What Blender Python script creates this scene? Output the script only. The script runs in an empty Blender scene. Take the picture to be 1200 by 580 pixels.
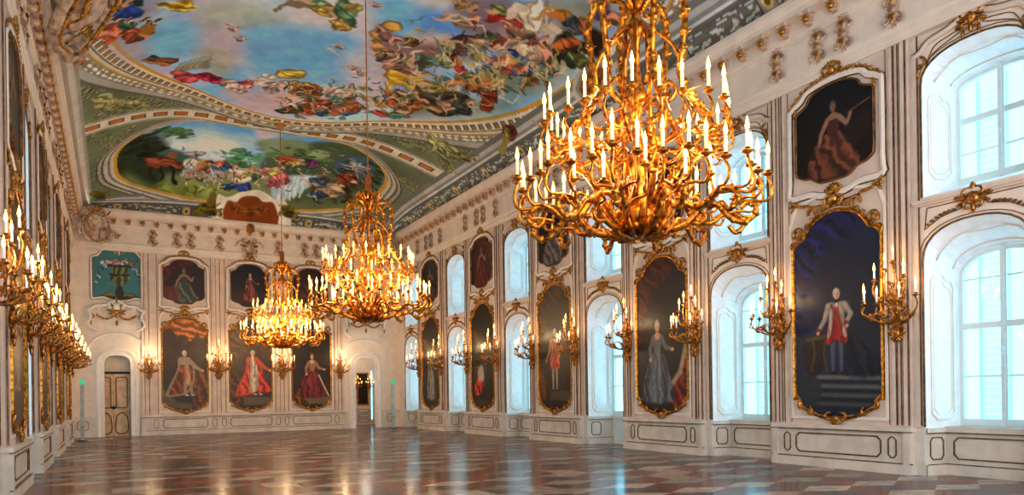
import bpy, math, random
import numpy as np
from mathutils import Matrix, Vector
PI = math.pi
rnd = random.Random(7)
nrs = np.random.RandomState(11)
scn = bpy.context.scene
COL = scn.collection

# ------------------------------------------------------------------ the hall (metres)
XL, XR, D, EYE = -1.40, 11.65, 32.2, 1.43          # side walls, end wall, eye height
XC = (XL + XR) / 2
PIERS = [3.97 + 4.83 * k for k in range(6)]        # pier centres along the hall
WINS = [1.56 + 4.83 * k for k in range(7)]         # window centres
HW, HB, ND = .82, .71, .78                         # niche half width at wall / at window, depth
Z0, HV, RV = 8.75, 2.05, 4.0                       # vault spring, rise, cove width
CXL, CXR, CYN, CYF = XL + .42, XR - .42, -.58, D - .42

# ------------------------------------------------------------------ materials
def srgb(c):
    c = np.asarray(c, float)
    return np.where(c <= .04045, c / 12.92, ((np.clip(c, 0, 4) + .055) / 1.055) ** 2.4)
def rgba(c): return (*[float(v) for v in srgb(c)], 1)

def mat(name, col, rough=.5, metal=0., noise=0., nscale=6., emis=None, estr=0., bump=0., bscale=40., col2=None, spec=.5, coat=0.):
    m = bpy.data.materials.new(name); m.use_nodes = True
    nt = m.node_tree; b = nt.nodes['Principled BSDF']
    b.inputs['Base Color'].default_value = rgba(col)
    b.inputs['Roughness'].default_value = rough
    b.inputs['Metallic'].default_value = metal
    b.inputs['Specular IOR Level'].default_value = spec
    b.inputs['Coat Weight'].default_value = coat
    tc = nt.nodes.new('ShaderNodeTexCoord')
    if noise or col2:
        n = nt.nodes.new('ShaderNodeTexNoise'); n.inputs['Scale'].default_value = nscale; n.inputs['Detail'].default_value = 5
        r = nt.nodes.new('ShaderNodeValToRGB')
        c2 = col2 if col2 else tuple(v * (1 - noise) for v in col)
        r.color_ramp.elements[0].color = rgba(c2); r.color_ramp.elements[1].color = rgba(col)
        r.color_ramp.elements[0].position = .36; r.color_ramp.elements[1].position = .62
        nt.links.new(tc.outputs['Object'], n.inputs['Vector'])
        nt.links.new(n.outputs['Fac'], r.inputs['Fac']); nt.links.new(r.outputs['Color'], b.inputs['Base Color'])
    if bump:
        n2 = nt.nodes.new('ShaderNodeTexNoise'); n2.inputs['Scale'].default_value = bscale; n2.inputs['Detail'].default_value = 3
        bp = nt.nodes.new('ShaderNodeBump'); bp.inputs['Strength'].default_value = bump; bp.inputs['Distance'].default_value = .02
        nt.links.new(tc.outputs['Object'], n2.inputs['Vector'])
        nt.links.new(n2.outputs['Fac'], bp.inputs['Height']); nt.links.new(bp.outputs['Normal'], b.inputs['Normal'])
    if emis:
        b.inputs['Emission Color'].default_value = rgba(emis); b.inputs['Emission Strength'].default_value = estr
        m.cycles.emission_sampling = 'NONE'
    return m

def attr_mat(name, rough=.6, spec=.3, bump=0., bscale=60., vein=0.):
    m = bpy.data.materials.new(name); m.use_nodes = True
    nt = m.node_tree; b = nt.nodes['Principled BSDF']
    a = nt.nodes.new('ShaderNodeAttribute'); a.attribute_name = 'Col'
    out = a.outputs['Color']
    tc = nt.nodes.new('ShaderNodeTexCoord')
    if vein:
        n = nt.nodes.new('ShaderNodeTexNoise'); n.inputs['Scale'].default_value = 2.6; n.inputs['Detail'].default_value = 8; n.inputs['Distortion'].default_value = 1.6
        nt.links.new(tc.outputs['Object'], n.inputs['Vector'])
        mr = nt.nodes.new('ShaderNodeMapRange'); mr.inputs['From Min'].default_value = .3; mr.inputs['From Max'].default_value = .7
        mr.inputs['To Min'].default_value = 1 - vein; mr.inputs['To Max'].default_value = 1 + vein
        nt.links.new(n.outputs['Fac'], mr.inputs['Value'])
        mx = nt.nodes.new('ShaderNodeMix'); mx.data_type = 'RGBA'; mx.blend_type = 'MULTIPLY'; mx.inputs[0].default_value = 1
        nt.links.new(out, mx.inputs[6]); nt.links.new(mr.outputs['Result'], mx.inputs[7]); out = mx.outputs[2]
    nt.links.new(out, b.inputs['Base Color'])
    b.inputs['Roughness'].default_value = rough; b.inputs['Specular IOR Level'].default_value = spec
    if bump:
        n2 = nt.nodes.new('ShaderNodeTexNoise'); n2.inputs['Scale'].default_value = bscale
        bp = nt.nodes.new('ShaderNodeBump'); bp.inputs['Strength'].default_value = bump; bp.inputs['Distance'].default_value = .01
        nt.links.new(tc.outputs['Object'], n2.inputs['Vector'])
        nt.links.new(n2.outputs['Fac'], bp.inputs['Height']); nt.links.new(bp.outputs['Normal'], b.inputs['Normal'])
    return m

M = dict(
    plaster=mat('stucco_plaster', (.93, .865, .81), .55, noise=.05, nscale=3, bump=.08, bscale=14),
    pier=mat('pier_plaster', (.885, .80, .745), .5, noise=.08, nscale=2.2, bump=.08, bscale=14),
    white=mat('white_moulding', (.95, .90, .86), .45, noise=.04, nscale=5),
    dado=mat('dado_plaster', (.88, .83, .78), .42, noise=.08, nscale=3),
    niche=mat('niche_white', (.985, .945, .95), .38, noise=.04, nscale=6, bump=.15, bscale=9),
    gilt=mat('dull_gilding', (.56, .40, .22), .45, .5, col2=(.36, .23, .14), nscale=9),
    giltb=mat('bright_gilding', (.84, .61, .28), .34, .88, col2=(.46, .28, .11), nscale=14),
    frame=mat('frame_gilding', (.86, .60, .22), .34, .85, col2=(.46, .27, .08), nscale=16),
    brass=mat('chandelier_gilding', (.92, .60, .19), .30, .9, col2=(.46, .24, .06), nscale=20),
    bronze=mat('sconce_bronze', (.82, .56, .25), .34, .86, col2=(.44, .27, .11), nscale=22),
    candle=mat('candle_wax', (.98, .93, .80), .5, emis=(1, .74, .34), estr=.8),  # emission stands in for flame light glowing through the wax
    candle2=mat('sconce_candle_wax', (.94, .94, .94), .5, emis=(.9, .85, .8), estr=.15),  # faint emission put in for the same glow of the wax
    flame=mat('candle_flame', (1, .8, .4), .5, emis=(1, .72, .30), estr=16.),
    velvet=mat('red_velvet_sleeve', (.80, .40, .14), .8, noise=.3, nscale=20),
    cord=mat('hanging_cord', (.74, .48, .24), .6, .1),
    door=mat('painted_door', (.86, .72, .58), .45, noise=.14, nscale=5),
    doorw=mat('lunette_panel', (.84, .78, .70), .45, noise=.06, nscale=5),
    dark=mat('dark_iron', (.07, .06, .06), .4, .5),
    shadow=mat('gap_shade', (.16, .13, .11), .8),  # flat dark colour standing in for shade behind the door leaves
    steleb=mat('blue_glass_post', (.74, .82, .84), .15, .0, noise=.2, nscale=3),
    steleg=mat('green_lamp_head', (.05, .55, .38), .3, emis=(.05, .75, .5), estr=.8),
    sash=mat('window_sash_paint', (.90, .94, .95), .35, noise=.03),
    relief=mat('stucco_relief', (.88, .79, .72), .5, col2=(.62, .46, .34), nscale=7),
    shut=None, glass=None,
    paint=attr_mat('oil_painting', .36, .35, bump=.12, bscale=90),
    fresco=attr_mat('fresco_paint', .85, .15),
    floor=None,
)
def glass_mat():
    m = bpy.data.materials.new('window_glass'); m.use_nodes = True
    nt = m.node_tree; nt.nodes.clear()
    o = nt.nodes.new('ShaderNodeOutputMaterial'); t = nt.nodes.new('ShaderNodeBsdfTransparent'); g = nt.nodes.new('ShaderNodeBsdfGlossy')
    t.inputs['Color'].default_value = (.86, .98, 1, 1); g.inputs['Roughness'].default_value = .03
    mx = nt.nodes.new('ShaderNodeMixShader'); mx.inputs[0].default_value = .07
    nt.links.new(t.outputs[0], mx.inputs[1]); nt.links.new(g.outputs[0], mx.inputs[2]); nt.links.new(mx.outputs[0], o.inputs[0])
    return m
def shutter_mat():
    m = bpy.data.materials.new('louvre_paint'); m.use_nodes = True
    nt = m.node_tree; nt.nodes.clear()
    o = nt.nodes.new('ShaderNodeOutputMaterial'); t = nt.nodes.new('ShaderNodeBsdfTranslucent'); g = nt.nodes.new('ShaderNodeBsdfDiffuse')
    t.inputs['Color'].default_value = (.75, .85, .86, 1); g.inputs['Color'].default_value = (.85, .88, .88, 1)
    mx = nt.nodes.new('ShaderNodeMixShader'); mx.inputs[0].default_value = .5
    nt.links.new(t.outputs[0], mx.inputs[1]); nt.links.new(g.outputs[0], mx.inputs[2]); nt.links.new(mx.outputs[0], o.inputs[0])
    return m
def floor_mat():
    m = attr_mat('marble_tiles', .6, .1, vein=.36); nt = m.node_tree; b = nt.nodes['Principled BSDF']
    o = [n for n in nt.nodes if n.type == 'OUTPUT_MATERIAL'][0]
    g = nt.nodes.new('ShaderNodeBsdfGlossy'); g.inputs['Roughness'].default_value = .15; g.inputs['Color'].default_value = (.95, .95, .97, 1)
    lw = nt.nodes.new('ShaderNodeLayerWeight'); lw.inputs['Blend'].default_value = .5
    mr = nt.nodes.new('ShaderNodeMapRange'); mr.inputs['From Min'].default_value = .45; mr.inputs['From Max'].default_value = .97; mr.inputs['To Min'].default_value = .08; mr.inputs['To Max'].default_value = .36
    tc = nt.nodes.new('ShaderNodeTexCoord'); n2 = nt.nodes.new('ShaderNodeTexNoise'); n2.inputs['Scale'].default_value = 1.3; n2.inputs['Detail'].default_value = 2
    bp = nt.nodes.new('ShaderNodeBump'); bp.inputs['Strength'].default_value = .12; bp.inputs['Distance'].default_value = .02
    mx = nt.nodes.new('ShaderNodeMixShader')
    nt.links.new(tc.outputs['Object'], n2.inputs['Vector']); nt.links.new(n2.outputs['Fac'], bp.inputs['Height']); nt.links.new(bp.outputs['Normal'], g.inputs['Normal'])
    nt.links.new(lw.outputs['Facing'], mr.inputs['Value']); nt.links.new(mr.outputs['Result'], mx.inputs[0])
    nt.links.new(b.outputs[0], mx.inputs[1]); nt.links.new(g.outputs[0], mx.inputs[2]); nt.links.new(mx.outputs[0], o.inputs[0])
    return m
M['floor'] = floor_mat(); M['glass'] = glass_mat(); M['shut'] = shutter_mat()

# ------------------------------------------------------------------ mesh builder
class MB:
    def __init__(s): s.v = []; s.f = []; s.sm = []
    def add(s, vs, fs, smooth=False):
        o = len(s.v); s.v.extend([tuple(v) for v in vs])
        s.f.extend([tuple(i + o for i in f) for f in fs]); s.sm.extend([smooth] * len(fs))
    def box(s, x0, x1, y0, y1, z0, z1):
        s.add([(x, y, z) for z in (z0, z1) for y in (y0, y1) for x in (x0, x1)],
              [(0, 2, 3, 1), (4, 5, 7, 6), (0, 1, 5, 4), (2, 6, 7, 3), (0, 4, 6, 2), (1, 3, 7, 5)])
    def quad(s, a, b, c, d): s.add([a, b, c, d], [(0, 1, 2, 3)])
    def grid(s, rows, smooth=False, closed=False):
        n = len(rows[0]); vs = [p for r in rows for p in r]; fs = []
        for i in range(len(rows) - 1):
            for j in range(n if closed else n - 1):
                k = (j + 1) % n
                fs.append((i * n + j, i * n + k, (i + 1) * n + k, (i + 1) * n + j))
        s.add(vs, fs, smooth)
    def tube(s, path, rad, n=6, caps=True, squash=1.):
        P = [Vector(p) for p in path]; m = len(P)
        R = rad if isinstance(rad, (list, tuple)) else [rad] * m
        T = [(P[min(i + 1, m - 1)] - P[max(i - 1, 0)]).normalized() for i in range(m)]
        u = T[0].orthogonal().normalized(); rows = []
        for i in range(m):
            u = (u - T[i] * u.dot(T[i]))
            u = u.normalized() if u.length > 1e-6 else T[i].orthogonal().normalized()
            w = T[i].cross(u)
            rows.append([P[i] + (u * math.cos(2 * PI * k / n) + w * math.sin(2 * PI * k / n) * squash) * R[i] for k in range(n)])
        o = len(s.v); s.grid(rows, True, True)
        if caps:
            s.f.append(tuple(o + k for k in range(n))[::-1]); s.sm.append(False)
            s.f.append(tuple(o + (m - 1) * n + k for k in range(n))); s.sm.append(False)
    def lathe(s, prof, c=(0, 0, 0), n=12, smooth=True):
        rows = [[(c[0] + r * math.cos(2 * PI * k / n), c[1] + r * math.sin(2 * PI * k / n), c[2] + z) for k in range(n)] for r, z in prof]
        s.grid(rows, smooth, True)
    def ball(s, c, rx, ry, rz, ang=0., nu=7, nv=5):
        ca, sa = math.cos(ang), math.sin(ang); rows = []
        for i in range(nv + 1):
            t = PI * i / nv; st, ct = max(math.sin(t), .02), math.cos(t); r = []
            for k in range(nu):
                p = 2 * PI * k / nu
                x, y, z = rx * ct, ry * st * math.cos(p), rz * st * math.sin(p)
                r.append((c[0] + x * ca - z * sa, c[1] + y, c[2] + x * sa + z * ca))
            rows.append(r)
        s.grid(rows, True, True)
    def prism(s, pts, y0, y1):          # outline in (x,z)
        n = len(pts)
        vs = [(x, y0, z) for x, z in pts] + [(x, y1, z) for x, z in pts]
        s.add(vs, [tuple(range(n)), tuple(range(2 * n - 1, n - 1, -1))] + [(i, (i + 1) % n, n + (i + 1) % n, n + i) for i in range(n)])
    def ring(s, out, prof, closed=True, smooth=False):   # mould a profile [(offset, y)] along an (x,z) outline
        n = len(out); rows = []
        nr = normals(out, closed)
        for (off, y) in prof:
            rows.append([(p[0] + q[0] * off, y, p[1] + q[1] * off) for p, q in zip(out, nr)])
        s.grid(rows, smooth, closed)
    def line(s, out, w=.03, y=0., h=.02, closed=True):   # raised flat fillet
        s.ring(out, [(-w / 2, y), (-w / 2, y - h), (w / 2, y - h), (w / 2, y)], closed)
    def mesh(s, name):
        me = bpy.data.meshes.new(name); me.from_pydata(s.v, [], s.f)
        me.polygons.foreach_set('use_smooth', s.sm); me.update(); return me
    def build(s, name, m, parent=None, loc=(0, 0, 0), rz=0.):
        me = s.mesh(name); me.materials.append(m)
        return link(name, me, parent, loc, rz)

def link(name, data, parent=None, loc=(0, 0, 0), rz=0.):
    o = bpy.data.objects.new(name, data); COL.objects.link(o)
    o.location = loc; o.rotation_euler = (0, 0, rz)
    if parent: o.parent = parent
    return o
def normals(out, closed):
    n = len(out); res = []
    area = sum(out[i][0] * out[(i + 1) % n][1] - out[(i + 1) % n][0] * out[i][1] for i in range(n))
    sg = 1 if (area > 0 or not closed) else -1
    for i in range(n):
        a = out[i - 1] if (closed or i > 0) else out[i]; b = out[i]; c = out[(i + 1) % n] if (closed or i < n - 1) else out[i]
        d1 = (b[0] - a[0], b[1] - a[1]); d2 = (c[0] - b[0], c[1] - b[1])
        l1 = math.hypot(*d1); l2 = math.hypot(*d2)
        n1 = (d1[1] / l1, -d1[0] / l1) if l1 > 1e-9 else None; n2 = (d2[1] / l2, -d2[0] / l2) if l2 > 1e-9 else None
        n1 = n1 or n2 or (0, 1); n2 = n2 or n1
        x, y = n1[0] + n2[0], n1[1] + n2[1]; l = x * x + y * y
        k = 2 / max(l, 1.2); res.append((sg * x * k, sg * y * k))
    return res
def smooth_path(pts, k=4, closed=False):
    n = len(pts); out = []
    rng = range(n) if closed else range(n - 1)
    for i in rng:
        g = (lambda j: pts[j % n]) if closed else (lambda j: pts[min(max(j, 0), n - 1)])
        p0, p1, p2, p3 = g(i - 1), g(i), g(i + 1), g(i + 2)
        for s in range(k):
            t = s / k
            out.append(tuple(.5 * (2 * b + (c - a) * t + (2 * a - 5 * b + 4 * c - d) * t * t + (3 * b - a - 3 * c + d) * t ** 3) for a, b, c, d in zip(p0, p1, p2, p3)))
    if not closed: out.append(tuple(pts[-1]))
    return out
def mirror(half):           # half outline bottom-centre -> top-centre, x>=0; returns a closed CCW outline
    return half + [(-x, z) for x, z in reversed(half[1:-1])]
def empty(name, loc=(0, 0, 0), rz=0.):
    o = link(name, None, None, loc, rz); o.empty_display_size = .1; return o
def tag(o, label, cat, group=None):
    o['label'] = label; o['category'] = cat
    if group: o['group'] = group
    return o
def struct(o): o['kind'] = 'structure'; return o
def copy_tree(o, parent=None):
    c = o.copy(); COL.objects.link(c); c.parent = parent
    for ch in list(o.children): copy_tree(ch, c)
    return c
def octo(x0, x1, z0, z1, c):
    return [(x0 + c, z0), (x1 - c, z0), (x1, z0 + c), (x1, z1 - c), (x1 - c, z1), (x0 + c, z1), (x0, z1 - c), (x0, z0 + c)]
def curl(cx, cz, r, a0, a1, y=-.03, k=10, shrink=.75, lift=.0):   # spiral path in the wall plane
    return [(cx + r * (1 - shrink * i / k) * math.cos(a0 + (a1 - a0) * i / k), y - lift * math.sin(PI * i / k), cz + r * (1 - shrink * i / k) * math.sin(a0 + (a1 - a0) * i / k)) for i in range(k + 1)]
def scroll(mb, cx, cz, r, a0, a1, rad, y=-.03, shrink=.75):
    p = curl(cx, cz, r, a0, a1, y, 10, shrink)
    mb.tube(p, [rad * (.55 + .6 * math.sin(PI * (.15 + .75 * i / 10))) for i in range(11)], 6)
def flower(mb, x, z, r, y=-.04):
    mb.ball((x, y, z), r * .5, r * .6, r * .5)
    for k in range(5):
        a = 2 * PI * k / 5 + x * 7
        mb.ball((x + r * .62 * math.cos(a), y + .006, z + r * .62 * math.sin(a)), r * .5, r * .3, r * .33, a, 6, 4)
def leaf(mb, x, z, L, w, a, y=-.035):
    mb.ball((x + L / 2 * math.cos(a), y, z + L / 2 * math.sin(a)), L / 2, w * .5, w / 2, a, 6, 5)
CH1, CH2, CH3, SC_E, NEAR_E, COVE_E, EXPO = 17., 30., 80., 12., 850., 14., .2
# ------------------------------------------------------------------ hand-painted colour fields
def vnoise(h, w, n, seed, oct_=4, ax=1., ay=1.):
    r = np.random.RandomState(seed); tot = np.zeros((h, w)); amp = 1.; s = 0
    for o in range(oct_):
        gy, gx = max(2, int(n * ay * 2 ** o) + 1), max(2, int(n * ax * 2 ** o) + 1)
        g = r.rand(gy + 1, gx + 1)
        yy = np.linspace(0, gy - 1e-6, h); xx = np.linspace(0, gx - 1e-6, w)
        iy, ix = yy.astype(int), xx.astype(int); fy, fx = yy - iy, xx - ix
        fy = fy * fy * (3 - 2 * fy); fx = fx * fx * (3 - 2 * fx)
        a = g[np.ix_(iy, ix)]; b = g[np.ix_(iy, ix + 1)]; c = g[np.ix_(iy + 1, ix)]; d = g[np.ix_(iy + 1, ix + 1)]
        FX, FY = fx[None, :], fy[:, None]
        tot += amp * ((a * (1 - FX) + b * FX) * (1 - FY) + (c * (1 - FX) + d * FX) * FY); s += amp; amp *= .55
    return tot / s
class Paint:
    def __init__(s, x0, x1, y0, y1, ppm, seed=1):
        s.x0, s.y0 = x0, y0; s.w = int((x1 - x0) * ppm) + 1; s.h = int((y1 - y0) * ppm) + 1
        s.xs = np.linspace(x0, x1, s.w); s.ys = np.linspace(y0, y1, s.h)
        s.X, s.Y = np.meshgrid(s.xs, s.ys); s.c = np.zeros((s.h, s.w, 3)); s.ppm = ppm
        s.n1 = vnoise(s.h, s.w, 7, seed, 5, 1, s.h / s.w); s.n2 = vnoise(s.h, s.w, 26, seed + 5, 4, 1, s.h / s.w)
        s.n3 = vnoise(s.h, s.w, 40, seed + 6, 3, 1, s.h / s.w); s.n4 = vnoise(s.h, s.w, 26, seed + 7, 4, 1, s.h / s.w)
        s.r = random.Random(seed); s.X0, s.Y0 = s.X, s.Y
    def warp(s, a):
        s.X = s.X0 + a * ((s.n2 - .5) * 1.6 + (s.n3 - .5) * 1.2); s.Y = s.Y0 + a * 1.5 * ((s.n4 - .5) * 1.6 )
    def box(s, P, m):
        i0 = max(0, np.searchsorted(s.xs, P[:, 0].min() - m)); i1 = min(s.w, np.searchsorted(s.xs, P[:, 0].max() + m) + 1)
        j0 = max(0, np.searchsorted(s.ys, P[:, 1].min() - m)); j1 = min(s.h, np.searchsorted(s.ys, P[:, 1].max() + m) + 1)
        return (slice(j0, j1), slice(i0, i1)) if i1 > i0 and j1 > j0 else None
    def mix(s, sl, al, col, fold=None):
        col = np.broadcast_to(np.asarray(col, float), al.shape + (3,)).copy()
        if fold:
            ang, fr, amp = fold
            ph = (s.X[sl] * math.cos(ang) + s.Y[sl] * math.sin(ang)) * fr + 9 * s.n1[sl]
            col = np.clip(col * (1 + amp * np.sin(ph))[..., None] + (.10 * amp * np.cos(ph * 1.7))[..., None], 0, 1)
        col = np.clip(col * (.86 + .28 * s.n2[sl])[..., None], 0, 1)
        s.c[sl] = s.c[sl] * (1 - al[..., None]) + col * al[..., None]
    def seg(s, sl, a, b):
        X, Y = s.X[sl], s.Y[sl]; dx, dy = b[0] - a[0], b[1] - a[1]; L = dx * dx + dy * dy + 1e-12
        t = np.clip(((X - a[0]) * dx + (Y - a[1]) * dy) / L, 0, 1)
        return np.hypot(X - a[0] - t * dx, Y - a[1] - t * dy), t
    def poly(s, pts, col, a=1., soft=.03, fold=None):
        P = np.asarray(pts, float); sl = s.box(P, soft)
        if sl is None: return
        X, Y = s.X[sl], s.Y[sl]; ins = np.zeros(X.shape, bool); dm = np.full(X.shape, 1e9); n = len(P)
        for i in range(n):
            p, q = P[i], P[(i + 1) % n]
            cr = ((p[1] > Y) != (q[1] > Y)) & (X < (q[0] - p[0]) * (Y - p[1]) / (q[1] - p[1] + 1e-12) + p[0]); ins ^= cr
            dm = np.minimum(dm, s.seg(sl, p, q)[0])
        s.mix(sl, np.clip(.5 + np.where(ins, dm, -dm) / soft, 0, 1) * a, col, fold)
    def blob(s, pts, col, a=1., soft=.03, fold=None): s.poly(smooth_path([tuple(p) for p in pts], 4, True), col, a, soft, fold)
    def stroke(s, pts, w, col, a=1., soft=.02, fold=None):
        P = np.asarray(pts, float); n = len(P); W = w if isinstance(w, (list, tuple)) else [w] * n
        sl = s.box(P, max(W) + soft)
        if sl is None: return
        best = np.full(s.X[sl].shape, -1e9)
        for i in range(n - 1):
            d, t = s.seg(sl, P[i], P[i + 1]); best = np.maximum(best, W[i] + (W[i + 1] - W[i]) * t - d)
        s.mix(sl, np.clip(.5 + best / soft, 0, 1) * a, col, fold)
    def ell(s, cx, cy, rx, ry, col, a=1., ang=0., soft=.15, fold=None):
        m = max(rx, ry); sl = s.box(np.array([[cx - m, cy - m], [cx + m, cy + m]]), m * .4)
        if sl is None: return
        X, Y = s.X[sl] - cx, s.Y[sl] - cy; ca, sa = math.cos(ang), math.sin(ang)
        e = np.hypot((X * ca + Y * sa) / rx, (-X * sa + Y * ca) / ry)
        s.mix(sl, np.clip(.5 + (1 - e) / max(soft, 1e-3), 0, 1) * a, col, fold)
def colour(me, c):
    at = me.color_attributes.new('Col', 'FLOAT_COLOR', 'POINT')
    lin = srgb(np.clip(c.reshape(-1, 3), 0, 1)); buf = np.ones((len(lin), 4), np.float32); buf[:, :3] = lin
    at.data.foreach_set('color', buf.ravel())
def field_mesh(name, X, Y, Z, keep, c):        # grid mesh of painted cells; keep = mask on cells
    h, w = X.shape; idx = np.arange(h * w).reshape(h, w)
    q = np.stack([idx[:-1, :-1], idx[:-1, 1:], idx[1:, 1:], idx[1:, :-1]], -1)[keep]
    used = np.unique(q); mp = np.zeros(h * w, int); mp[used] = np.arange(len(used)); q = mp[q]
    V = np.stack([X, Y, Z], -1).reshape(-1, 3)[used]
    me = bpy.data.meshes.new(name); me.vertices.add(len(V)); me.vertices.foreach_set('co', V.astype(np.float32).ravel())
    me.loops.add(q.size); me.loops.foreach_set('vertex_index', q.astype(np.int32).ravel())
    me.polygons.add(len(q)); me.polygons.foreach_set('loop_start', np.arange(0, q.size, 4, dtype=np.int32))
    me.polygons.foreach_set('loop_total', np.full(len(q), 4, np.int32)); me.update(calc_edges=True)
    me.polygons.foreach_set('use_smooth', np.ones(len(q), bool))
    colour(me, c.reshape(-1, 3)[used]); return me

# ------------------------------------------------------------------ camera (survey of the room gives these)
FPX, YAW, ROLL, CY = 852.77, math.radians(28.678), math.radians(-.793), 461.96
fw = np.array([math.sin(YAW), math.cos(YAW), 0.]); r0 = np.array([math.cos(YAW), -math.sin(YAW), 0.]); u0 = np.array([0., 0., 1.])
rv = math.cos(ROLL) * r0 + math.sin(ROLL) * u0; uv = -math.sin(ROLL) * r0 + math.cos(ROLL) * u0
cam = bpy.data.cameras.new('camera'); cam.sensor_width = 36; cam.lens = FPX / 1200 * 36
cam.shift_y = (CY - 290) / 1200; cam.clip_end = 200
co = bpy.data.objects.new('camera', cam); COL.objects.link(co)
co.matrix_world = Matrix(((rv[0], uv[0], -fw[0], 0), (rv[1], uv[1], -fw[1], 0), (rv[2], uv[2], -fw[2], EYE), (0, 0, 0, 1)))
scn.camera = co

def cove(d):
    d = np.clip(d / RV, 0, 1); return 1 - (1 - d) ** 2
def vault(x, y):
    return Z0 + HV * cove(np.minimum(x - CXL, CXR - x)) * cove(np.minimum(y - CYN, CYF - y))
def plan(pts):      # measured sight lines -> plan positions on the vault
    p = np.asarray(pts, float).reshape(-1, 2)
    d = fw * FPX + np.outer(p[:, 0] - 600, rv) - np.outer(p[:, 1] - CY, uv)
    lo = (Z0 - EYE) / d[:, 2]; hi = (Z0 + HV - EYE) / d[:, 2]
    for _ in range(26):
        m = (lo + hi) / 2; q = d * m[:, None]
        up = q[:, 2] + EYE > vault(q[:, 0], q[:, 1]); hi = np.where(up, m, hi); lo = np.where(up, lo, m)
    return d[:, :2] * hi[:, None]

# ------------------------------------------------------------------ the painted vault
C = Paint(CXL, CXR, CYN, CYF, 38, 3)
X, Y = C.X, C.Y
n1, n2 = C.n1, C.n2
nf = vnoise(C.h, C.w, 60, 91, 3, 1, C.h / C.w)
def lerp(a, b, t): return np.asarray(a) * (1 - t[..., None]) + np.asarray(b) * t[..., None]
U = X - 5.125; V_ = Y - 16.05
Yf = np.abs(V_) + 16.05                               # both ends of the hall are alike
e1 = np.hypot(U / 5.3, V_ / 9.0) + 1e-6; t1 = np.hypot(U, V_) * (1 - 1 / e1)
e2 = (np.abs((X - 4.95) / 4.75) ** 3.2 + np.abs((Yf - 28.85) / 2.35) ** 3.2) ** (1 / 3.2) + 1e-6
t2 = np.hypot(X - 4.95, Yf - 28.85) * (1 - 1 / e2)
wall_d = np.minimum(np.minimum(X - CXL, CXR - X), np.minimum(Y - CYN, CYF - Y))
arch = Yf - (26.05 - 1.9 * (np.abs(U) / 5.55) ** 3.2)
GREY, LGREY, DGREY = (.60, .60, .58), (.80, .79, .76), (.33, .34, .33)
# olive grisaille fields
c = lerp((.33, .37, .29), (.45, .49, .39), np.clip((n1 - .3) * 2.2, 0, 1)); patch = vnoise(C.h, C.w, 9, 77, 2, 1, 2.6) > .5
lf = np.sin(22 * (X * .6 + Y) + 26 * n1) * np.sin(17 * (X - .5 * Y) + 22 * n2)
c = np.where(((lf > .5) & patch)[..., None], lerp((.50, .50, .33), (.70, .67, .48), n2), c)
c = np.where(((lf < -.62) & patch)[..., None], np.array((.22, .25, .18)), c)
C.c[:] = c
def band(mask, col, k=.1):
    cc = np.clip(np.asarray(col) * (1 - k + 2 * k * n2)[..., None], 0, 1)
    C.c[mask] = cc[mask]
# the arch of the end bay, with little ochre coffers
ab = np.abs(arch)
band(ab < .50, (.66, .66, .62)); band(ab < .44, DGREY); band(ab < .40, (.74, .73, .69))
s_ar = (U + .31) % .62
band((ab < .27), (.80, .79, .74)); band((ab < .19) & (s_ar > .1) & (s_ar < .52), (.36, .30, .24))
band((ab < .14) & (s_ar > .15) & (s_ar < .47), (.66, .42, .18))
beyond = arch > .5
# border of the end painting
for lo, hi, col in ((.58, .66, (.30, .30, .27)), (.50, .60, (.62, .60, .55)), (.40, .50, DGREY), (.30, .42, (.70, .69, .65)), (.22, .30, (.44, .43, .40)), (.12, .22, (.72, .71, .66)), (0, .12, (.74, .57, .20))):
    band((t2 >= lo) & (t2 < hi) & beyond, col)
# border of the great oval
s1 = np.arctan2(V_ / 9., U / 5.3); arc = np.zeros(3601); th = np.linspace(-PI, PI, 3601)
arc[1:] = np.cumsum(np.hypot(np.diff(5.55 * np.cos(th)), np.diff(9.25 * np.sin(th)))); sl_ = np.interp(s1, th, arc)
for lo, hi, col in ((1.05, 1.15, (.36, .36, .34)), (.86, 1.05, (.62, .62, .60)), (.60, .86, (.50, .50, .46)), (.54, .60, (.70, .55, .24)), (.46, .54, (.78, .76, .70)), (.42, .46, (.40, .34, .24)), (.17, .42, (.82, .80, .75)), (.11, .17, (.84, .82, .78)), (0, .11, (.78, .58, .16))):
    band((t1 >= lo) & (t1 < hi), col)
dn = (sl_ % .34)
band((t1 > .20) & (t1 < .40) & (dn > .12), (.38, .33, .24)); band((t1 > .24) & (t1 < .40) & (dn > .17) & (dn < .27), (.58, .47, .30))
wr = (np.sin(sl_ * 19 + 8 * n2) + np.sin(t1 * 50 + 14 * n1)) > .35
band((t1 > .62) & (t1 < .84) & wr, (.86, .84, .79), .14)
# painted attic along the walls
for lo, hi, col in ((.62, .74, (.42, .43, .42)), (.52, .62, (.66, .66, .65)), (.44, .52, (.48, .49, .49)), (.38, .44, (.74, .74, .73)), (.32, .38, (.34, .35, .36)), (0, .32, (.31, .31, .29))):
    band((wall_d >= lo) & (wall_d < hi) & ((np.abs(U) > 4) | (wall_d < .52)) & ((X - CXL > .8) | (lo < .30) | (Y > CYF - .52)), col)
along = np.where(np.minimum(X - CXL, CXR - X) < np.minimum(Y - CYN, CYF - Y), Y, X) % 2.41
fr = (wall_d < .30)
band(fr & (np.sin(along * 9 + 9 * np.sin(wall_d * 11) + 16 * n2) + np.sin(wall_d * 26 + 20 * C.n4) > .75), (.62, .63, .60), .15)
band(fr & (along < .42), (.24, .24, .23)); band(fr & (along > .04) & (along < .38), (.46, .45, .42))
band((np.hypot(along - .21, wall_d - .15) < .12), (.70, .60, .36)); band((np.hypot(along - .21, wall_d - .15) < .06), (.30, .24, .16))
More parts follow.
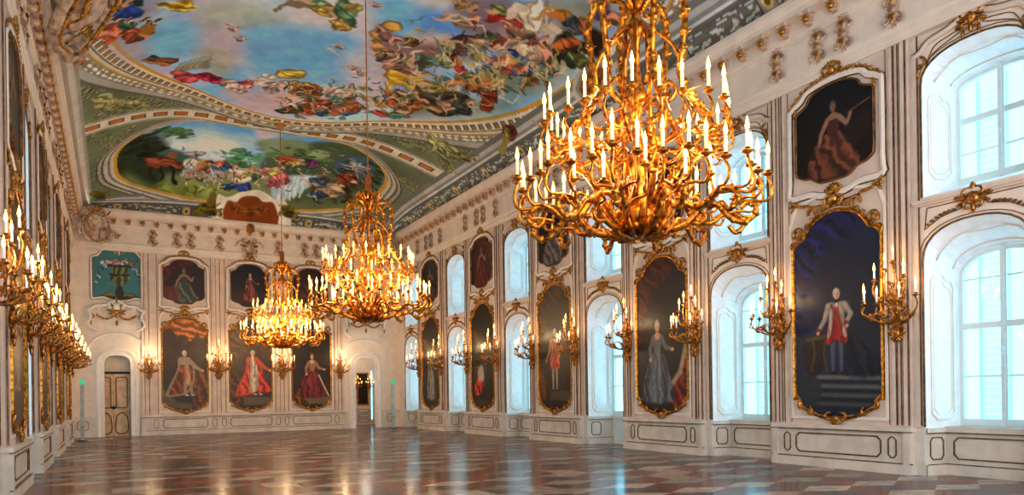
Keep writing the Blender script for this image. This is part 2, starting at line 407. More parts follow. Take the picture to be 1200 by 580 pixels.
band((X - CXL < .34), (.62, .58, .53), .04); band((X - CXL >= .28) & (X - CXL < .36), (.52, .52, .48))
# ---- sky of the great oval
sky = t1 < 0
rx = np.clip((X - 1) / 8, 0, 1); ry = np.clip((Y - 14) / 11, 0, 1)
sk = lerp((.44, .72, .96), (.72, .87, .95), np.clip((n1 - .35) * 3, 0, 1))
cl = np.clip((vnoise(C.h, C.w, 5, 40, 5, 1, 3.2) - .40) * 4.5, 0, 1)
sk = lerp(sk, (.80, .74, .77), cl * .75) if False else sk * (1 - .75 * cl[..., None]) + np.array((.88, .82, .85)) * (.75 * cl[..., None])
vio = np.clip((vnoise(C.h, C.w, 6, 47, 4, 1, 3.) - .50) * 5, 0, 1)[..., None] * .55
sk = sk * (1 - vio) + np.array((.68, .60, .74)) * vio
C.c[sky] = sk[sky]
def B(pts, col, a=1., soft=.12, fold=None): C.blob(plan(pts), col, a, soft, fold)
def S(pts, w, col, a=1., soft=.05): C.stroke(plan(smooth_path(pts, 3)), w if not isinstance(w, list) else [w[min(int(i * len(w) / (3 * (len(pts) - 1) + 1)), len(w) - 1)] for i in range(3 * (len(pts) - 1) + 1)], col, a, soft)
def K(pts, col, seed=0, amp=.34):      # drapery with folds
    q = plan(pts); ang = 1.1 + .9 * math.sin(seed * 2.3); r = random.Random(seed)
    C.blob(q, tuple(v * .60 for v in col), 1, .06)
    m = q.mean(0); C.blob(m + (q - m) * .88, col, 1, .10, (ang, 11, amp))
    e = q[r.randrange(len(q))] - m; pr = np.array([-e[1], e[0]]) / max(np.hypot(*e), .01)
    for i in range(5):                # lights and darks run along the cloth
        o = pr * r.uniform(-.30, .30) * np.hypot(*e); L = r.uniform(.5, .85)
        p = [m - e * L + o * .7, m + o * 1.3 + pr * r.uniform(-.08, .08), m + e * L + o * .6]
        C.stroke(smooth_path([tuple(v) for v in p], 3), .022 + .02 * r.random(), tuple(min(1, v * 1.3 + .06) for v in col) if i % 2 else tuple(v * .46 for v in col), .6, .05)
FL = (.80, .64, .52); FLD = (.58, .32, .20)
def F(x, y, L, ang, col, col2=None, seed=0, flesh=FL):   # a reclining or flying figure: limbs, torso, head, robe
    r = random.Random(int(x * 7 + y * 13 + seed)); ca, sa = math.cos(ang), math.sin(ang) * .62
    fd = tuple(v * .62 for v in flesh); z = L / 40
    g = lambda s, t: (x + s * L * ca - t * L * sa * 1.2, y + s * L * sa + t * L * ca * .62)
    K([g(-.05, -.2), g(-.42, -.3), g(-.74, -.12), g(-.66, .16), g(-.36, .26), g(0, .15)], col, seed + 3)
    K([g(.12, .12), g(.2, .34), g(-.2, .48), g(-.4, .26), g(-.1, .1)], col2 or tuple(v * .72 for v in col), seed + 1)
    sg = r.choice((-1, 1))
    S([g(-.45, .1 * sg), g(-.7, .14 * sg), g(-.92, .02 * sg)], [.07 * z, .055 * z, .03 * z], flesh)
    for sg in (-1, 1):
        S([g(.16, .1 * sg), g(.28, .26 * sg), g(.44 + r.uniform(-.15, .2), .30 * sg)], [.055 * z, .045 * z, .025 * z], flesh if sg > 0 else fd)
    B([g(-.1, -.09), g(.08, -.11), g(.22, -.07), g(.22, .07), g(.08, .1), g(-.1, .08)], flesh, 1, .07)
    S([g(-.08, .07), g(.18, .07)], .03 * z, fd, .7)
    K([g(-.12, -.12), g(.06, -.12), g(.1, .02), g(-.1, .1)], col2 or col, seed + 2)
    hx, hy = plan([g(.33, .0)])[0]; hr = L * .0024 + .012
    C.ell(hx, hy, hr * .9, hr * 1.5, flesh, 1, 0, .3); C.ell(hx + hr * .4, hy + hr * .7, hr * .6, hr * .9, (.32, .21, .13), .9, 0, .3)
# clouds and sky patches
for pts, col, a in (
    ([(150, 30), (200, 26), (236, 34), (240, 60), (205, 66), (165, 58)], (.46, .73, .90), .9),
    ([(235, 8), (300, 5), (330, 30), (300, 50), (250, 40)], (.68, .75, .70), .7),
    ([(280, 40), (340, 30), (420, 45), (418, 95), (360, 100), (300, 85)], (.42, .70, .95), .85),
    ([(440, 0), (480, 0), (488, 40), (450, 45)], (.42, .72, .95), .9),
    ([(486, 8), (525, 6), (552, 26), (545, 44), (500, 46), (487, 30)], (.36, .60, .95), .9),
    ([(488, 0), (520, -4), (545, 4), (515, 12)], (.90, .85, .82), .8),
    ([(400, 70), (440, 60), (452, 95), (448, 128), (415, 125)], (.80, .78, .84), .85),
    ([(235, 40), (275, 38), (285, 70), (260, 82), (238, 70)], (.74, .68, .76), .7),
    ([(130, 46), (160, 50), (175, 66), (160, 72), (138, 62)], (.66, .58, .63), .9),
    ([(235, 60), (262, 60), (270, 84), (248, 88)], (.70, .70, .58), .7),
    ([(262, 105), (330, 108), (350, 126), (300, 130), (270, 118)], (.78, .68, .74), .85),
    ([(540, 0), (605, 0), (600, 34), (570, 46), (545, 36)], (.50, .42, .48), .9),
    ([(440, 40), (478, 46), (520, 50), (545, 54), (530, 72), (490, 74), (452, 66)], (.53, .41, .43), 1),
    ([(480, 40), (530, 42), (525, 50), (490, 50)], (.86, .78, .72), .9),
    ([(590, 55), (640, 50), (668, 75), (655, 98), (610, 112), (575, 108)], (.46, .53, .45), .9),
    ([(520, 105), (560, 118), (600, 118), (590, 132), (540, 136), (460, 138)], (.42, .50, .46), .9),
    ([(640, 0), (720, 0), (700, 40), (660, 45)], (.50, .52, .48), .9),
    ([(95, 0), (180, 0), (170, 22), (120, 25)], (.60, .52, .58), .8)):
    B(pts, col, a, .55)
C.warp(.16)
# figures (a generic crowd of clouds, robes and bodies)
S([(320, 13), (345, 4), (366, 9)], [.05, .16, .05], (.48, .43, .36)); F(385, 8, 42, .5, (.45, .62, .44), (.72, .60, .28), 1); K([(392, 4), (412, 3), (416, 30), (400, 26)], (.38, .56, .42), 2)
K([(384, 24), (402, 20), (408, 34), (392, 35)], (.70, .58, .30), 3); K([(402, 4), (424, 6), (420, 13), (404, 12)], (.66, .62, .34), 4)
for x, y in ((285, 45), (275, 33), (418, 80), (424, 86), (440, 6), (400, 54)): F(x, y, 14, .4, (.86, .70, .72), None, int(x), (.90, .70, .66))
S([(386, 58), (396, 66)], [.05, .03], (.82, .80, .72))
K([(97, 2), (120, 12), (124, 20), (113, 28), (105, 38), (95, 30), (103, 15)], (.14, .27, .66), 5); K([(128, 20), (145, 8), (162, 12), (167, 19), (150, 22), (135, 23)], (.13, .26, .62), 6)
K([(84, 22), (95, 10), (110, 13), (102, 19), (90, 26)], (.62, .60, .44), 7); F(138, 4, 30, .1, (.72, .45, .42), (.20, .34, .32), 8); K([(154, 2), (166, 0), (166, 8), (156, 9)], (.10, .26, .24), 9)
K([(180, 4), (200, 5), (215, -2), (228, 0), (227, 10), (222, 16), (205, 14), (195, 8)], (.86, .66, .22), 10)
K([(114, 42), (128, 34), (145, 36), (138, 44), (128, 53), (118, 47)], (.78, .34, .14), 11); F(158, 36, 46, .03, (.74, .36, .22), None, 12, (.86, .58, .50)); C.ell(*plan([(173, 33)])[0], .20, .28, (.62, .42, .16), 1, 0, .3)
for i in range(46): q = plan([(118 + i * 1.5, 24.5 + 2.4 * math.sin(i * .5))])[0]; C.ell(q[0], q[1], .05, .07, [(.40, .12, .12), (.84, .78, .72), (.18, .26, .16)][i % 3], .9)
K([(140, 28), (158, 28), (156, 33), (142, 33)], (.18, .36, .28), 13)
K([(166, 70), (186, 66), (206, 70), (196, 76), (176, 75)], (.62, .38, .22), 14); K([(176, 66), (182, 64), (184, 71)], (.13, .28, .26), 15)
for i in range(9): S([(206 + i * 4, 84 - i * .5), (216 + i * 4, 72 - i * 1.0)], [.09, .02], (.62, .60, .50) if i % 2 else (.50, .48, .42), .9)
K([(200, 84), (222, 86), (236, 92), (224, 98), (208, 94)], (.74, .30, .36), 16); K([(228, 88), (248, 86), (262, 94), (264, 102), (250, 98), (236, 94)], (.58, .12, .24), 17); K([(258, 92), (280, 97), (276, 106), (262, 104)], (.86, .70, .66), 18)
K([(322, 84), (345, 80), (360, 84), (350, 92), (328, 92)], (.80, .66, .30), 19); K([(306, 86), (318, 85), (324, 94), (312, 96)], (.84, .82, .84), 20); K([(276, 97), (298, 94), (303, 101), (284, 104)], (.72, .24, .30), 21)
F(322, 100, 36, .2, (.90, .80, .78), None, 22, (.92, .74, .66)); F(286, 102, 26, -.1, (.88, .76, .76), None, 23, (.92, .74, .66)); K([(340, 100), (365, 96), (382, 106), (368, 118), (345, 114)], (.66, .50, .22), 24); F(360, 104, 34, .4, (.60, .44, .20), (.50, .20, .14), 25); F(376, 108, 24, .6, (.52, .30, .16), None, 26)
K([(378, 119), (412, 107), (418, 110), (414, 119), (392, 122)], (.20, .52, .46), 27); F(405, 106, 30, -.3, (.86, .74, .72), None, 28)
K([(348, 122), (372, 117), (392, 121), (386, 134), (360, 134)], (.62, .28, .14), 29); K([(390, 124), (416, 120), (424, 130), (402, 136)], (.20, .34, .52), 30); F(382, 127, 34, .2, (.72, .34, .18), (.16, .30, .42), 31); F(404, 128, 30, 2.8, (.80, .40, .22), None, 32); K([(320, 128), (350, 124), (352, 132), (330, 134)], (.22, .24, .14), 33)
K([(434, 131), (446, 128), (458, 134), (448, 138)], (.74, .24, .26), 34); K([(452, 134), (470, 130), (482, 136), (464, 140)], (.26, .40, .34), 35)
K([(436, 34), (448, 26), (466, 27), (470, 33), (456, 37), (450, 48), (444, 58), (437, 50)], (.74, .58, .30), 36); F(456, 42, 30, .8, (.62, .44, .44), None, 37, (.86, .68, .64)); F(452, 60, 24, .5, (.70, .52, .30), None, 38); K([(470, 44), (486, 46), (490, 54), (478, 56)], (.42, .30, .16), 39)
F(475, 70, 46, .2, (.55, .42, .40), (.62, .50, .26), 40); K([(488, 66), (505, 68), (510, 76), (494, 76)], (.34, .56, .50), 41); K([(452, 76), (464, 74), (468, 84), (456, 84)], (.22, .46, .38), 42); F(478, 82, 40, .25, (.56, .40, .38), None, 43)
K([(452, 82), (475, 88), (510, 95), (527, 97), (520, 107), (492, 107), (462, 100), (455, 110)], (.90, .71, .26), 44, .18)
K([(462, 112), (482, 106), (500, 118), (488, 132), (466, 130)], (.64, .32, .14), 45); F(480, 110, 36, -.2, (.50, .36, .20), (.40, .46, .32), 46); F(520, 104, 40, .1, (.60, .56, .36), None, 47); K([(500, 112), (535, 108), (556, 120), (540, 134), (505, 132)], (.26, .23, .19), 48, .5); F(515, 120, 36, .5, (.30, .28, .22), (.62, .50, .34), 49); F(545, 125, 30, -.4, (.24, .26, .24), None, 50); F(474, 124, 30, .2, (.66, .34, .16), None, 51)
K([(526, 64), (536, 67), (548, 86), (540, 90), (530, 80)], (.74, .20, .20), 52); K([(510, 62), (524, 60), (530, 78), (516, 80)], (.62, .64, .44), 53); K([(542, 64), (562, 60), (574, 72), (560, 80), (546, 76)], (.80, .84, .80), 54); F(540, 58, 36, .2, (.56, .58, .44), (.32, .22, .20), 55); F(560, 48, 44, .05, (.34, .24, .22), (.50, .46, .30), 56); F(565, 66, 36, .8, (.72, .74, .60), None, 57)
K([(560, 84), (572, 78), (588, 82), (593, 96), (588, 107), (574, 104)], (.80, .78, .52), 58)
for i in range(9): a = -.5 + i * .3; S([(576, 94), (576 + 15 * math.cos(a), 94 + 12 * math.sin(a))], .03, (.58, .55, .32), .8)
F(560, 95, 42, .1, (.76, .44, .24), None, 59, (.86, .56, .36)); K([(564, 105), (584, 107), (580, 126), (568, 131), (562, 118)], (.50, .20, .11), 60); K([(540, 88), (555, 84), (562, 92), (546, 96)], (.50, .56, .40), 61)
K([(568, 25), (580, 10), (600, 14), (618, 24), (614, 32), (590, 28)], (.74, .18, .17), 62); F(600, 16, 36, .25, (.46, .50, .30), (.70, .20, .18), 63); F(545, 22, 40, .12, (.86, .74, .66), None, 64, (.90, .68, .58)); F(608, 36, 30, .6, (.70, .46, .38), None, 65); F(545, 4, 30, .5, (.80, .64, .44), None, 66); F(590, 45, 44, .04, (.30, .30, .22), (.62, .26, .20), 67)
K([(603, 6), (622, 1), (642, 10), (664, 14), (668, 21), (650, 25), (645, 36), (630, 41), (616, 35), (609, 18)], (.88, .82, .72), 68, .16); S([(648, 34), (660, 42), (672, 46)], [.10, .06, .04], (.80, .72, .62)); S([(612, 8), (602, 12), (597, 20)], [.14, .12, .05], (.88, .82, .74)); S([(630, 22), (645, 14), (660, 16)], .05, (.66, .52, .24)); S([(640, 36), (650, 46)], .06, (.78, .70, .58))
F(628, 60, 50, .35, (.86, .72, .62), None, 69, (.88, .64, .52)); K([(598, 54), (610, 62), (624, 78), (630, 97), (621, 95), (610, 76), (597, 62)], (.13, .27, .64), 70, .4); F(602, 78, 40, .5, (.78, .44, .32), None, 71, (.86, .54, .42)); F(632, 48, 34, .3, (.30, .24, .18), (.70, .30, .22), 72); K([(614, 88), (628, 90), (630, 100), (618, 100)], (.55, .40, .22), 73)
K([(652, 48), (668, 40), (684, 62), (672, 76), (652, 70)], (.15, .19, .12), 74, .5); F(684, 48, 44, -.5, (.62, .30, .12), (.24, .16, .08), 75, (.78, .42, .18)); F(676, 25, 40, .3, (.70, .46, .14), (.20, .24, .30), 76, (.74, .44, .22)); C.ell(*plan([(698, 46)])[0], .3, .36, (.16, .09, .06), 1, 0, .4); F(712, 14, 46, .9, (.72, .40, .26), (.36, .30, .44), 77, (.86, .58, .46))
for i in range(160):        # small lights and darks that make the crowd busy
    x = rnd.choice([rnd.uniform(330, 480), rnd.uniform(440, 700)]); y = rnd.gauss(118 if x < 480 else 85, 16 if x > 480 else 10)
    q = plan([(x, y)])[0]; 
    if ((q[0] - 5.125) / 5.2) ** 2 + ((q[1] - 16.05) / 8.9) ** 2 < .97:
        C.ell(q[0], q[1], rnd.uniform(.04, .13), rnd.uniform(.06, .3), rnd.choice([(.86, .74, .62), (.24, .18, .13), (.66, .28, .16), (.26, .36, .40), (.72, .60, .34), (.40, .44, .28), (.86, .84, .80)]), .75, rnd.uniform(0, 3), .4)
for i in range(300):
    x = rnd.uniform(440, 690) if i % 4 else rnd.uniform(320, 450); y = rnd.gauss(84, 24) if i % 4 else rnd.gauss(113, 11); q = plan([(x, y)])[0]
    if ((q[0] - 5.125) / 5.2) ** 2 + ((q[1] - 16.05) / 8.9) ** 2 < .96:
        an = rnd.uniform(0, PI); L = rnd.uniform(.08, .28); col = rnd.choice([(.12, .09, .08), (.16, .12, .10), (.90, .80, .66), (.92, .88, .82), (.66, .68, .46), (.24, .34, .28), (.80, .68, .32), (.30, .40, .58)])
        C.stroke([(q[0] - L * math.cos(an), q[1] - 1.6 * L * math.sin(an)), (q[0] + .04, q[1]), (q[0] + L * math.cos(an + .5), q[1] + 1.6 * L * math.sin(an + .5))], [.012, .03, .008], col, .8, .03)
C.warp(0)
over1 = t1 >= 0
# border again over anything that strayed outside the oval
keep1 = C.c.copy()
C.c[over1] = 0
bord = {}
# ---- end painting: landscape with people by a river
sky2 = (t2 < 0) & beyond
C.c[over1] = keep1[over1]
base2 = C.c.copy()
g = np.clip((Y - 26.7) / 1.8, 0, 1)
skc = lerp((.38, .66, 1.0), (.90, .94, 1.0), np.clip(g * .6 + (n1 - .5) * 1.6, 0, 1))
skc = lerp(skc, (.15, .19, .13), np.clip((1.7 - X + (n1 - .5) * 2) * 1.2, 0, 1) * np.clip((Y - 26.9) * 1.2, 0, 1))
skc = lerp(skc, (.40, .44, .29), np.clip((Y - 29.6 + (n1 - .5) * 1.5) * 1.3, 0, 1))
C.c[sky2] = skc[sky2]
for pts, col, a, so in (
    ([(330, 172), (390, 166), (440, 185), (455, 205), (440, 228), (380, 240), (330, 230), (300, 200)], (.28, .36, .27), 1, .4),
    ([(150, 160), (186, 162), (200, 176), (230, 186), (240, 205), (215, 220), (170, 214), (140, 190), (136, 172)], (.16, .22, .16), 1, .3),
    ([(190, 205), (250, 208), (330, 205), (340, 232), (290, 240), (220, 232)], (.46, .52, .36), 1, .3),
    ([(186, 175), (214, 178), (224, 190), (205, 196), (190, 186)], (.22, .40, .38), .9, .2),
    ([(300, 165), (350, 163), (365, 178), (320, 185)], (.50, .58, .44), .9, .3),
    ([(215, 198), (255, 196), (262, 208), (225, 212)], (.62, .66, .68), 1, .15),
    ([(326, 208), (366, 205), (378, 212), (350, 226), (330, 236), (318, 228)], (.62, .74, .82), 1, .12),
    ([(394, 190), (420, 184), (440, 190), (430, 206), (400, 208)], (.26, .38, .52), .95, .15),
    ([(365, 175), (385, 178), (380, 186), (360, 186)], (.62, .70, .56), .8, .2),
    ([(300, 150), (322, 148), (330, 158), (305, 162)], (.88, .76, .80), .8, .3)):
    B(pts, col, a, so)
C.warp(.16)
for i in range(240):        # foliage
    x, y, cc = rnd.choice([(rnd.gauss(165, 12), rnd.gauss(172, 9), (.09, .13, .08)), (rnd.gauss(205, 12), rnd.gauss(154, 3), (.22, .34, .20)), (rnd.gauss(425, 16), rnd.gauss(204, 10), (.12, .16, .10)), (rnd.gauss(285, 10), rnd.gauss(186, 4), (.20, .42, .28)), (rnd.gauss(360, 24), rnd.gauss(180, 6), (.24, .36, .22)), (rnd.gauss(240, 24), rnd.gauss(222, 5), (.40, .46, .22)), (rnd.gauss(405, 16), rnd.gauss(222, 6), (.24, .20, .12))])
    q = plan([(x, y)])[0]; k = rnd.uniform(.7, 1.5); C.ell(q[0], q[1], rnd.uniform(.08, .3), rnd.uniform(.05, .16), tuple(v * k for v in cc), .8, rnd.uniform(-.5, .5), .5)
for i in range(5): S([(330 + i * 8, 208), (326 + i * 6, 232)], .05, (.86, .90, .92), .8)
K([(166, 186), (188, 183), (212, 190), (214, 198), (198, 196), (176, 198)], (.52, .28, .18), 80); S([(176, 198), (178, 210)], .06, (.2, .12, .08)); S([(200, 196), (204, 214)], .06, (.14, .12, .10)); S([(190, 196), (190, 212)], .05, (.14, .12, .10)); C.ell(*plan([(202, 182)])[0], .14, .14, FLD, 1)
K([(213, 190), (224, 186), (233, 192), (226, 199), (216, 199)], (.90, .90, .88), 81, .12); K([(214, 180), (228, 177), (242, 180), (240, 184), (222, 184)], (.62, .60, .60), 82)
F(250, 192, 26, -.3, (.84, .70, .40), (.24, .36, .56), 83); F(268, 194, 26, .2, (.72, .40, .26), (.26, .40, .60), 84); F(240, 196, 18, -.5, (.80, .50, .36), None, 85); K([(262, 200), (286, 196), (302, 198), (296, 212), (274, 212)], (.88, .82, .76), 86); F(288, 198, 30, -.6, (.90, .84, .76), (.84, .70, .40), 87); F(272, 214, 24, -.7, (.16, .30, .58), None, 88); K([(278, 218), (290, 214), (294, 222), (282, 226)], (.14, .28, .60), 89)
K([(316, 204), (328, 198), (336, 204), (338, 214), (322, 216)], (.82, .42, .44), 90); F(322, 198, 28, -.4, (.84, .46, .44), (.86, .72, .40), 91); K([(312, 216), (322, 212), (328, 220), (314, 222)], (.82, .36, .38), 92); F(345, 188, 28, .1, (.66, .30, .22), (.80, .66, .30), 93); K([(358, 188), (370, 186), (374, 196), (362, 198)], (.36, .22, .36), 94); F(388, 216, 34, .2, (.26, .36, .48), (.76, .66, .52), 95); K([(372, 222), (392, 216), (404, 226), (382, 234)], (.66, .58, .46), 96); F(378, 226, 22, -.3, (.18, .28, .44), None, 97); K([(395, 206), (416, 204), (418, 216), (400, 214)], (.46, .22, .12), 98); F(424, 196, 26, .4, (.62, .66, .70), None, 99); F(305, 208, 22, .4, (.52, .60, .44), None, 100); F(236, 206, 20, .2, (.70, .64, .56), None, 101)
for i in range(200):
    q = plan([(rnd.uniform(210, 430), rnd.gauss(204, 12))])[0]; an = rnd.uniform(0, PI); L = rnd.uniform(.06, .2); col = rnd.choice([(.12, .12, .09), (.92, .90, .86), (.90, .80, .66), (.20, .26, .16), (.50, .62, .74), (.70, .36, .26)])
    C.stroke([(q[0] - L * math.cos(an), q[1] - L * math.sin(an)), (q[0], q[1] + .02), (q[0] + L * math.cos(an + .5), q[1] + L * math.sin(an + .5))], [.01, .028, .008], col, .8, .03)
C.warp(.05); new2 = C.c.copy(); C.c[:] = base2; C.c[sky2] = new2[sky2]
# ---- figures and panels painted round the rim
def grisaille(x, y, L, a, k=1., fl=(.60, .58, .38)):
    F(x, y, L, a, tuple(v * k for v in (.54, .55, .36)), None, int(x), tuple(v * k for v in fl))
for x, y, L, a in ((510, 170, 26, 1.2), (525, 175, 28, 1.0), (538, 180, 26, .7), (548, 184, 24, .3), (528, 198, 18, 1.4), (128, 117, 22, .1), (138, 121, 26, .1), (152, 121, 24, .05), (164, 121, 20, .02), (126, 125, 18, .2)): grisaille(x, y, L, a, rnd.uniform(.9, 1.25))
B([(255, 230), (264, 231), (274, 230), (283, 225), (298, 222), (311, 226), (322, 233), (335, 236), (335, 266), (255, 258)], (.86, .84, .80), 1, .04); B([(266, 236), (276, 237), (284, 231), (298, 229), (308, 236), (322, 240), (322, 264), (266, 258)], (.47, .23, .08), 1, .05)
for x, y, L, a in ((284, 246, 18, .9), (298, 248, 20, .2), (308, 244, 14, .5), (276, 244, 12, 1.2)): F(x, y, L, a, (.50, .27, .09), None, int(x), (.58, .34, .12))
for x, y, L, a in ((244, 240, 30, -.8), (252, 246, 24, .5), (342, 250, 24, .8), (338, 246, 18, -.6), (120, 228, 20, .1)): F(x, y, L, a, (.36, .32, .10), None, int(x), (.46, .40, .14))
S([(236, 250), (224, 256), (214, 258)], .10, (.42, .36, .13)); S([(250, 230), (246, 238)], .13, (.42, .36, .14))
B([(672, 112), (676, 86), (692, 70), (714, 70), (722, 92), (712, 118), (690, 128)], (.68, .67, .65), 1, .05); B([(676, 110), (680, 88), (694, 75), (711, 76), (717, 94), (708, 114), (690, 122)], (.50, .50, .48), 1, .04); B([(680, 107), (684, 90), (695, 80), (708, 80), (712, 94), (704, 110), (690, 117)], (.46, .26, .15), 1, .04, (.4, 20, .2))
K([(588, 150), (600, 146), (606, 156), (600, 164), (592, 160)], (.36, .13, .10), 120); S([(592, 160), (590, 172), (586, 178)], .08, (.55, .50, .22)); S([(626, 142), (640, 150), (648, 158)], .06, (.60, .54, .44)); K([(590, 150), (596, 150), (597, 160), (592, 160)], (.52, .46, .16), 121); K([(674, 66), (684, 64), (690, 72), (682, 80), (674, 76)], (.40, .40, .20), 122)
C.warp(0)
C.c = np.clip(C.c * (1.02 + .14 * nf)[..., None] + .015, 0, 1)
# the whole paint is a touch deeper in the cove
Zv = vault(X, Y)
cell = lambda m: m[:-1, :-1]
own1, own2 = cell(sky), cell(sky2 & (Y > 16))
Zv_ = Zv
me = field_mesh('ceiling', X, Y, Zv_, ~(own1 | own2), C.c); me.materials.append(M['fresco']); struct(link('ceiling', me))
me = field_mesh('ceiling_fresco', X, Y, Zv_, own1, C.c); me.materials.append(M['fresco'])
tag(link('ceiling_fresco', me), 'huge oval ceiling fresco of flying figures, robes and clouds over the middle of the hall', 'fresco')
me = field_mesh('ceiling_fresco', X, Y, Zv_, own2, C.c); me.materials.append(M['fresco'])
tag(link('ceiling_fresco', me), 'smaller oval ceiling fresco of people in a river landscape above the end wall', 'fresco')
# ------------------------------------------------------------------ room shell
# floor: rhomb tiles of cream, rust and slate marble
fl = MB(); fc = []
a = .62; hx, hy = a * math.cos(PI / 6), a * math.sin(PI / 6)
TC = [(.56, .48, .42), (.40, .16, .09), (.17, .17, .19)]
tr = random.Random(5)
ny = int((D + 5) / (1.5 * a)) + 2; nx = int((XR - XL + 4) / (2 * hx)) + 2
for j in range(ny):
    for i in range(nx):
        cx = XL - .8 + i * 2 * hx + (hx if j % 2 else 0); cy = -1.6 + j * 1.5 * a
        if cx > XR + 1.2: continue
        h6 = [(cx + a * math.sin(PI / 3 * k), cy + a * math.cos(PI / 3 * k)) for k in range(6)]
        for k, q in enumerate(((h6[5], h6[0], h6[1], (cx, cy)), ((cx, cy), h6[1], h6[2], h6[3]), ((cx, cy), h6[3], h6[4], h6[5]))):
            if tr.random() < .80: col = TC[k]
            else: col = tr.choice(TC)
            v = tr.uniform(.80, 1.22); w = tr.uniform(-.03, .03)
            fl.add([(x, y, 0) for x, y in q], [(0, 1, 2, 3)]); fc += [(col[0] * v + w, col[1] * v, col[2] * v - w)] * 4
me = fl.mesh('floor'); colour(me, np.array(fc)); me.materials.append(M['floor'])
struct(link('floor', me))

# --- walls with arched openings; local x along the wall, y into the wall, z up
def arch_pts(hw, zs, zc, n=14, p=2.3):
    return [(hw * math.cos(PI * (1 - i / n)), zs + (zc - zs) * max(0, 1 - abs(math.cos(PI * (1 - i / n))) ** p) ** (1 / p)) for i in range(n + 1)]
LOW = dict(zb=0., zs=3.50, zc=4.08); UPP = dict(zb=4.55, zs=6.38, zc=6.86)
def open_strip(mb, c, hw, zb0, zt, holes, y=0.):        # a strip of wall 2*hw wide with arched holes above each other
    z = zb0
    for hzb, ap in holes:
        if hzb > z: mb.quad((c - hw, y, z), (c + hw, y, z), (c + hw, y, hzb), (c - hw, y, hzb))
        top = max(q[1] for q in ap) + .06
        if hzb < ap[0][1]:
            for sg in (-1, 1):
                if abs(ap[0][0]) < hw: mb.quad((c + sg * hw, y, hzb), (c + sg * abs(ap[0][0]), y, hzb), (c + sg * abs(ap[0][0]), y, ap[0][1]), (c + sg * hw, y, ap[0][1]))
        mb.quad((c - hw, y, ap[0][1]), (c + ap[0][0], y, ap[0][1]), (c + ap[0][0], y, top), (c - hw, y, top)) if abs(ap[0][0]) < hw else None
        mb.quad((c + hw, y, ap[0][1]), (c + ap[-1][0], y, ap[0][1]), (c + ap[-1][0], y, top), (c + hw, y, top)) if abs(ap[0][0]) < hw else None
        for p, q in zip(ap, ap[1:]): mb.quad((c + p[0], y, p[1]), (c + q[0], y, q[1]), (c + q[0], y, top), (c + p[0], y, top))
        z = top
    mb.quad((c - hw, y, z), (c + hw, y, z), (c + hw, y, zt), (c - hw, y, zt))
ZT = 8.75
lowA, uppA = arch_pts(HW, LOW['zs'], LOW['zc']), arch_pts(HW, UPP['zs'], UPP['zc'])
lowB, uppB = arch_pts(HB, 3.24, 3.70), arch_pts(HB, 6.40, 6.60)
def side_wall(name, sx):
    mb = MB(); e = [-1.0] ; z0 = -1.0
    for w in WINS:
        mb.quad((sx * z0, 0, 0), (sx * (w - HW), 0, 0), (sx * (w - HW), 0, ZT), (sx * z0, 0, ZT)); z0 = w + HW
        open_strip(mb, sx * w, HW, 0, ZT, [(0, lowA), (UPP['zb'], uppA)])
    mb.quad((sx * z0, 0, 0), (sx * D, 0, 0), (sx * D, 0, ZT), (sx * z0, 0, ZT))
    return struct(mb.build(name, M['plaster'], None, (XR if sx < 0 else XL, 0, 0), -PI / 2 if sx < 0 else PI / 2))
WR, WL = side_wall('wall_right', -1), side_wall('wall_left', 1)
mb = MB(); mb.quad((XL, -1, 0), (XR, -1, 0), (XR, -1, ZT), (XL, -1, ZT)); struct(mb.build('wall_near', M['plaster']))
DC1, DC2, DHW = .13, 10.02, .74
doorA = arch_pts(DHW, 2.78, 3.44)
mb = MB(); x = XL
for c in (DC1, DC2):
    mb.quad((x, 0, 0), (c - DHW, 0, 0), (c - DHW, 0, ZT), (x, 0, ZT)); x = c + DHW
    open_strip(mb, c, DHW, 0, ZT, [(0, doorA)])
mb.quad((x, 0, 0), (XR, 0, 0), (XR, 0, ZT), (x, 0, ZT))
WB = struct(mb.build('wall_back', M['plaster'], None, (0, D, 0)))

# --- the window niche (one per window, shared meshes)
def loft(mb, A, Bk, y0, y1, k=1):
    mb.grid([[(p[0], y0, p[1]) for p in A], [(p[0], y1, p[1]) for p in Bk]])
n_ = MB(); loft(n_, [(-HW, .74)] + lowA + [(HW, .74)], [(-HB, .74)] + lowB + [(HB, .74)], 0, ND)
loft(n_, [(-HW, UPP['zb'])] + uppA + [(HW, UPP['zb'])], [(-HB, 4.80)] + uppB + [(HB, 4.80)], 0, ND)
n_.quad((-HW, 0, UPP['zb']), (HW, 0, UPP['zb']), (HB, ND, 4.80), (-HB, ND, 4.80))
niche_me = n_.mesh('window_niche'); niche_me.materials.append(M['niche'])
n_ = MB()                      # dado in the recess: splays, parapet
def splay(t, z, o=0.):         # point on the splayed reveal, t 0 front .. 1 back
    return (HW + (HB - HW) * t - o, ND * t, z)
for sg in (-1, 1):
    f = lambda p: (sg * p[0], p[1], p[2])
    n_.quad(f(splay(0, 0)), f(splay(1, 0)), f(splay(1, .74)), f(splay(0, .74)))
    n_.quad(f(splay(0, 0, .03)), f(splay(1, 0, .03)), f(splay(1, .17, .03)), f(splay(0, .17, .03)))
    n_.quad(f(splay(0, .17, .03)), f(splay(1, .17, .03)), f(splay(1, .17)), f(splay(0, .17)))
    n_.quad(f(splay(0, .70, .035)), f(splay(1, .70, .035)), f(splay(1, .78, .035)), f(splay(0, .78, .035)))
    n_.quad(f(splay(0, .78, .035)), f(splay(1, .78, .035)), f(splay(1, .78, -.02)), f(splay(0, .78, -.02)))
base_me = n_.mesh('reveal_dado'); base_me.materials.append(M['dado'])
PY = .46; PB = HW + (HB - HW) * PY / ND
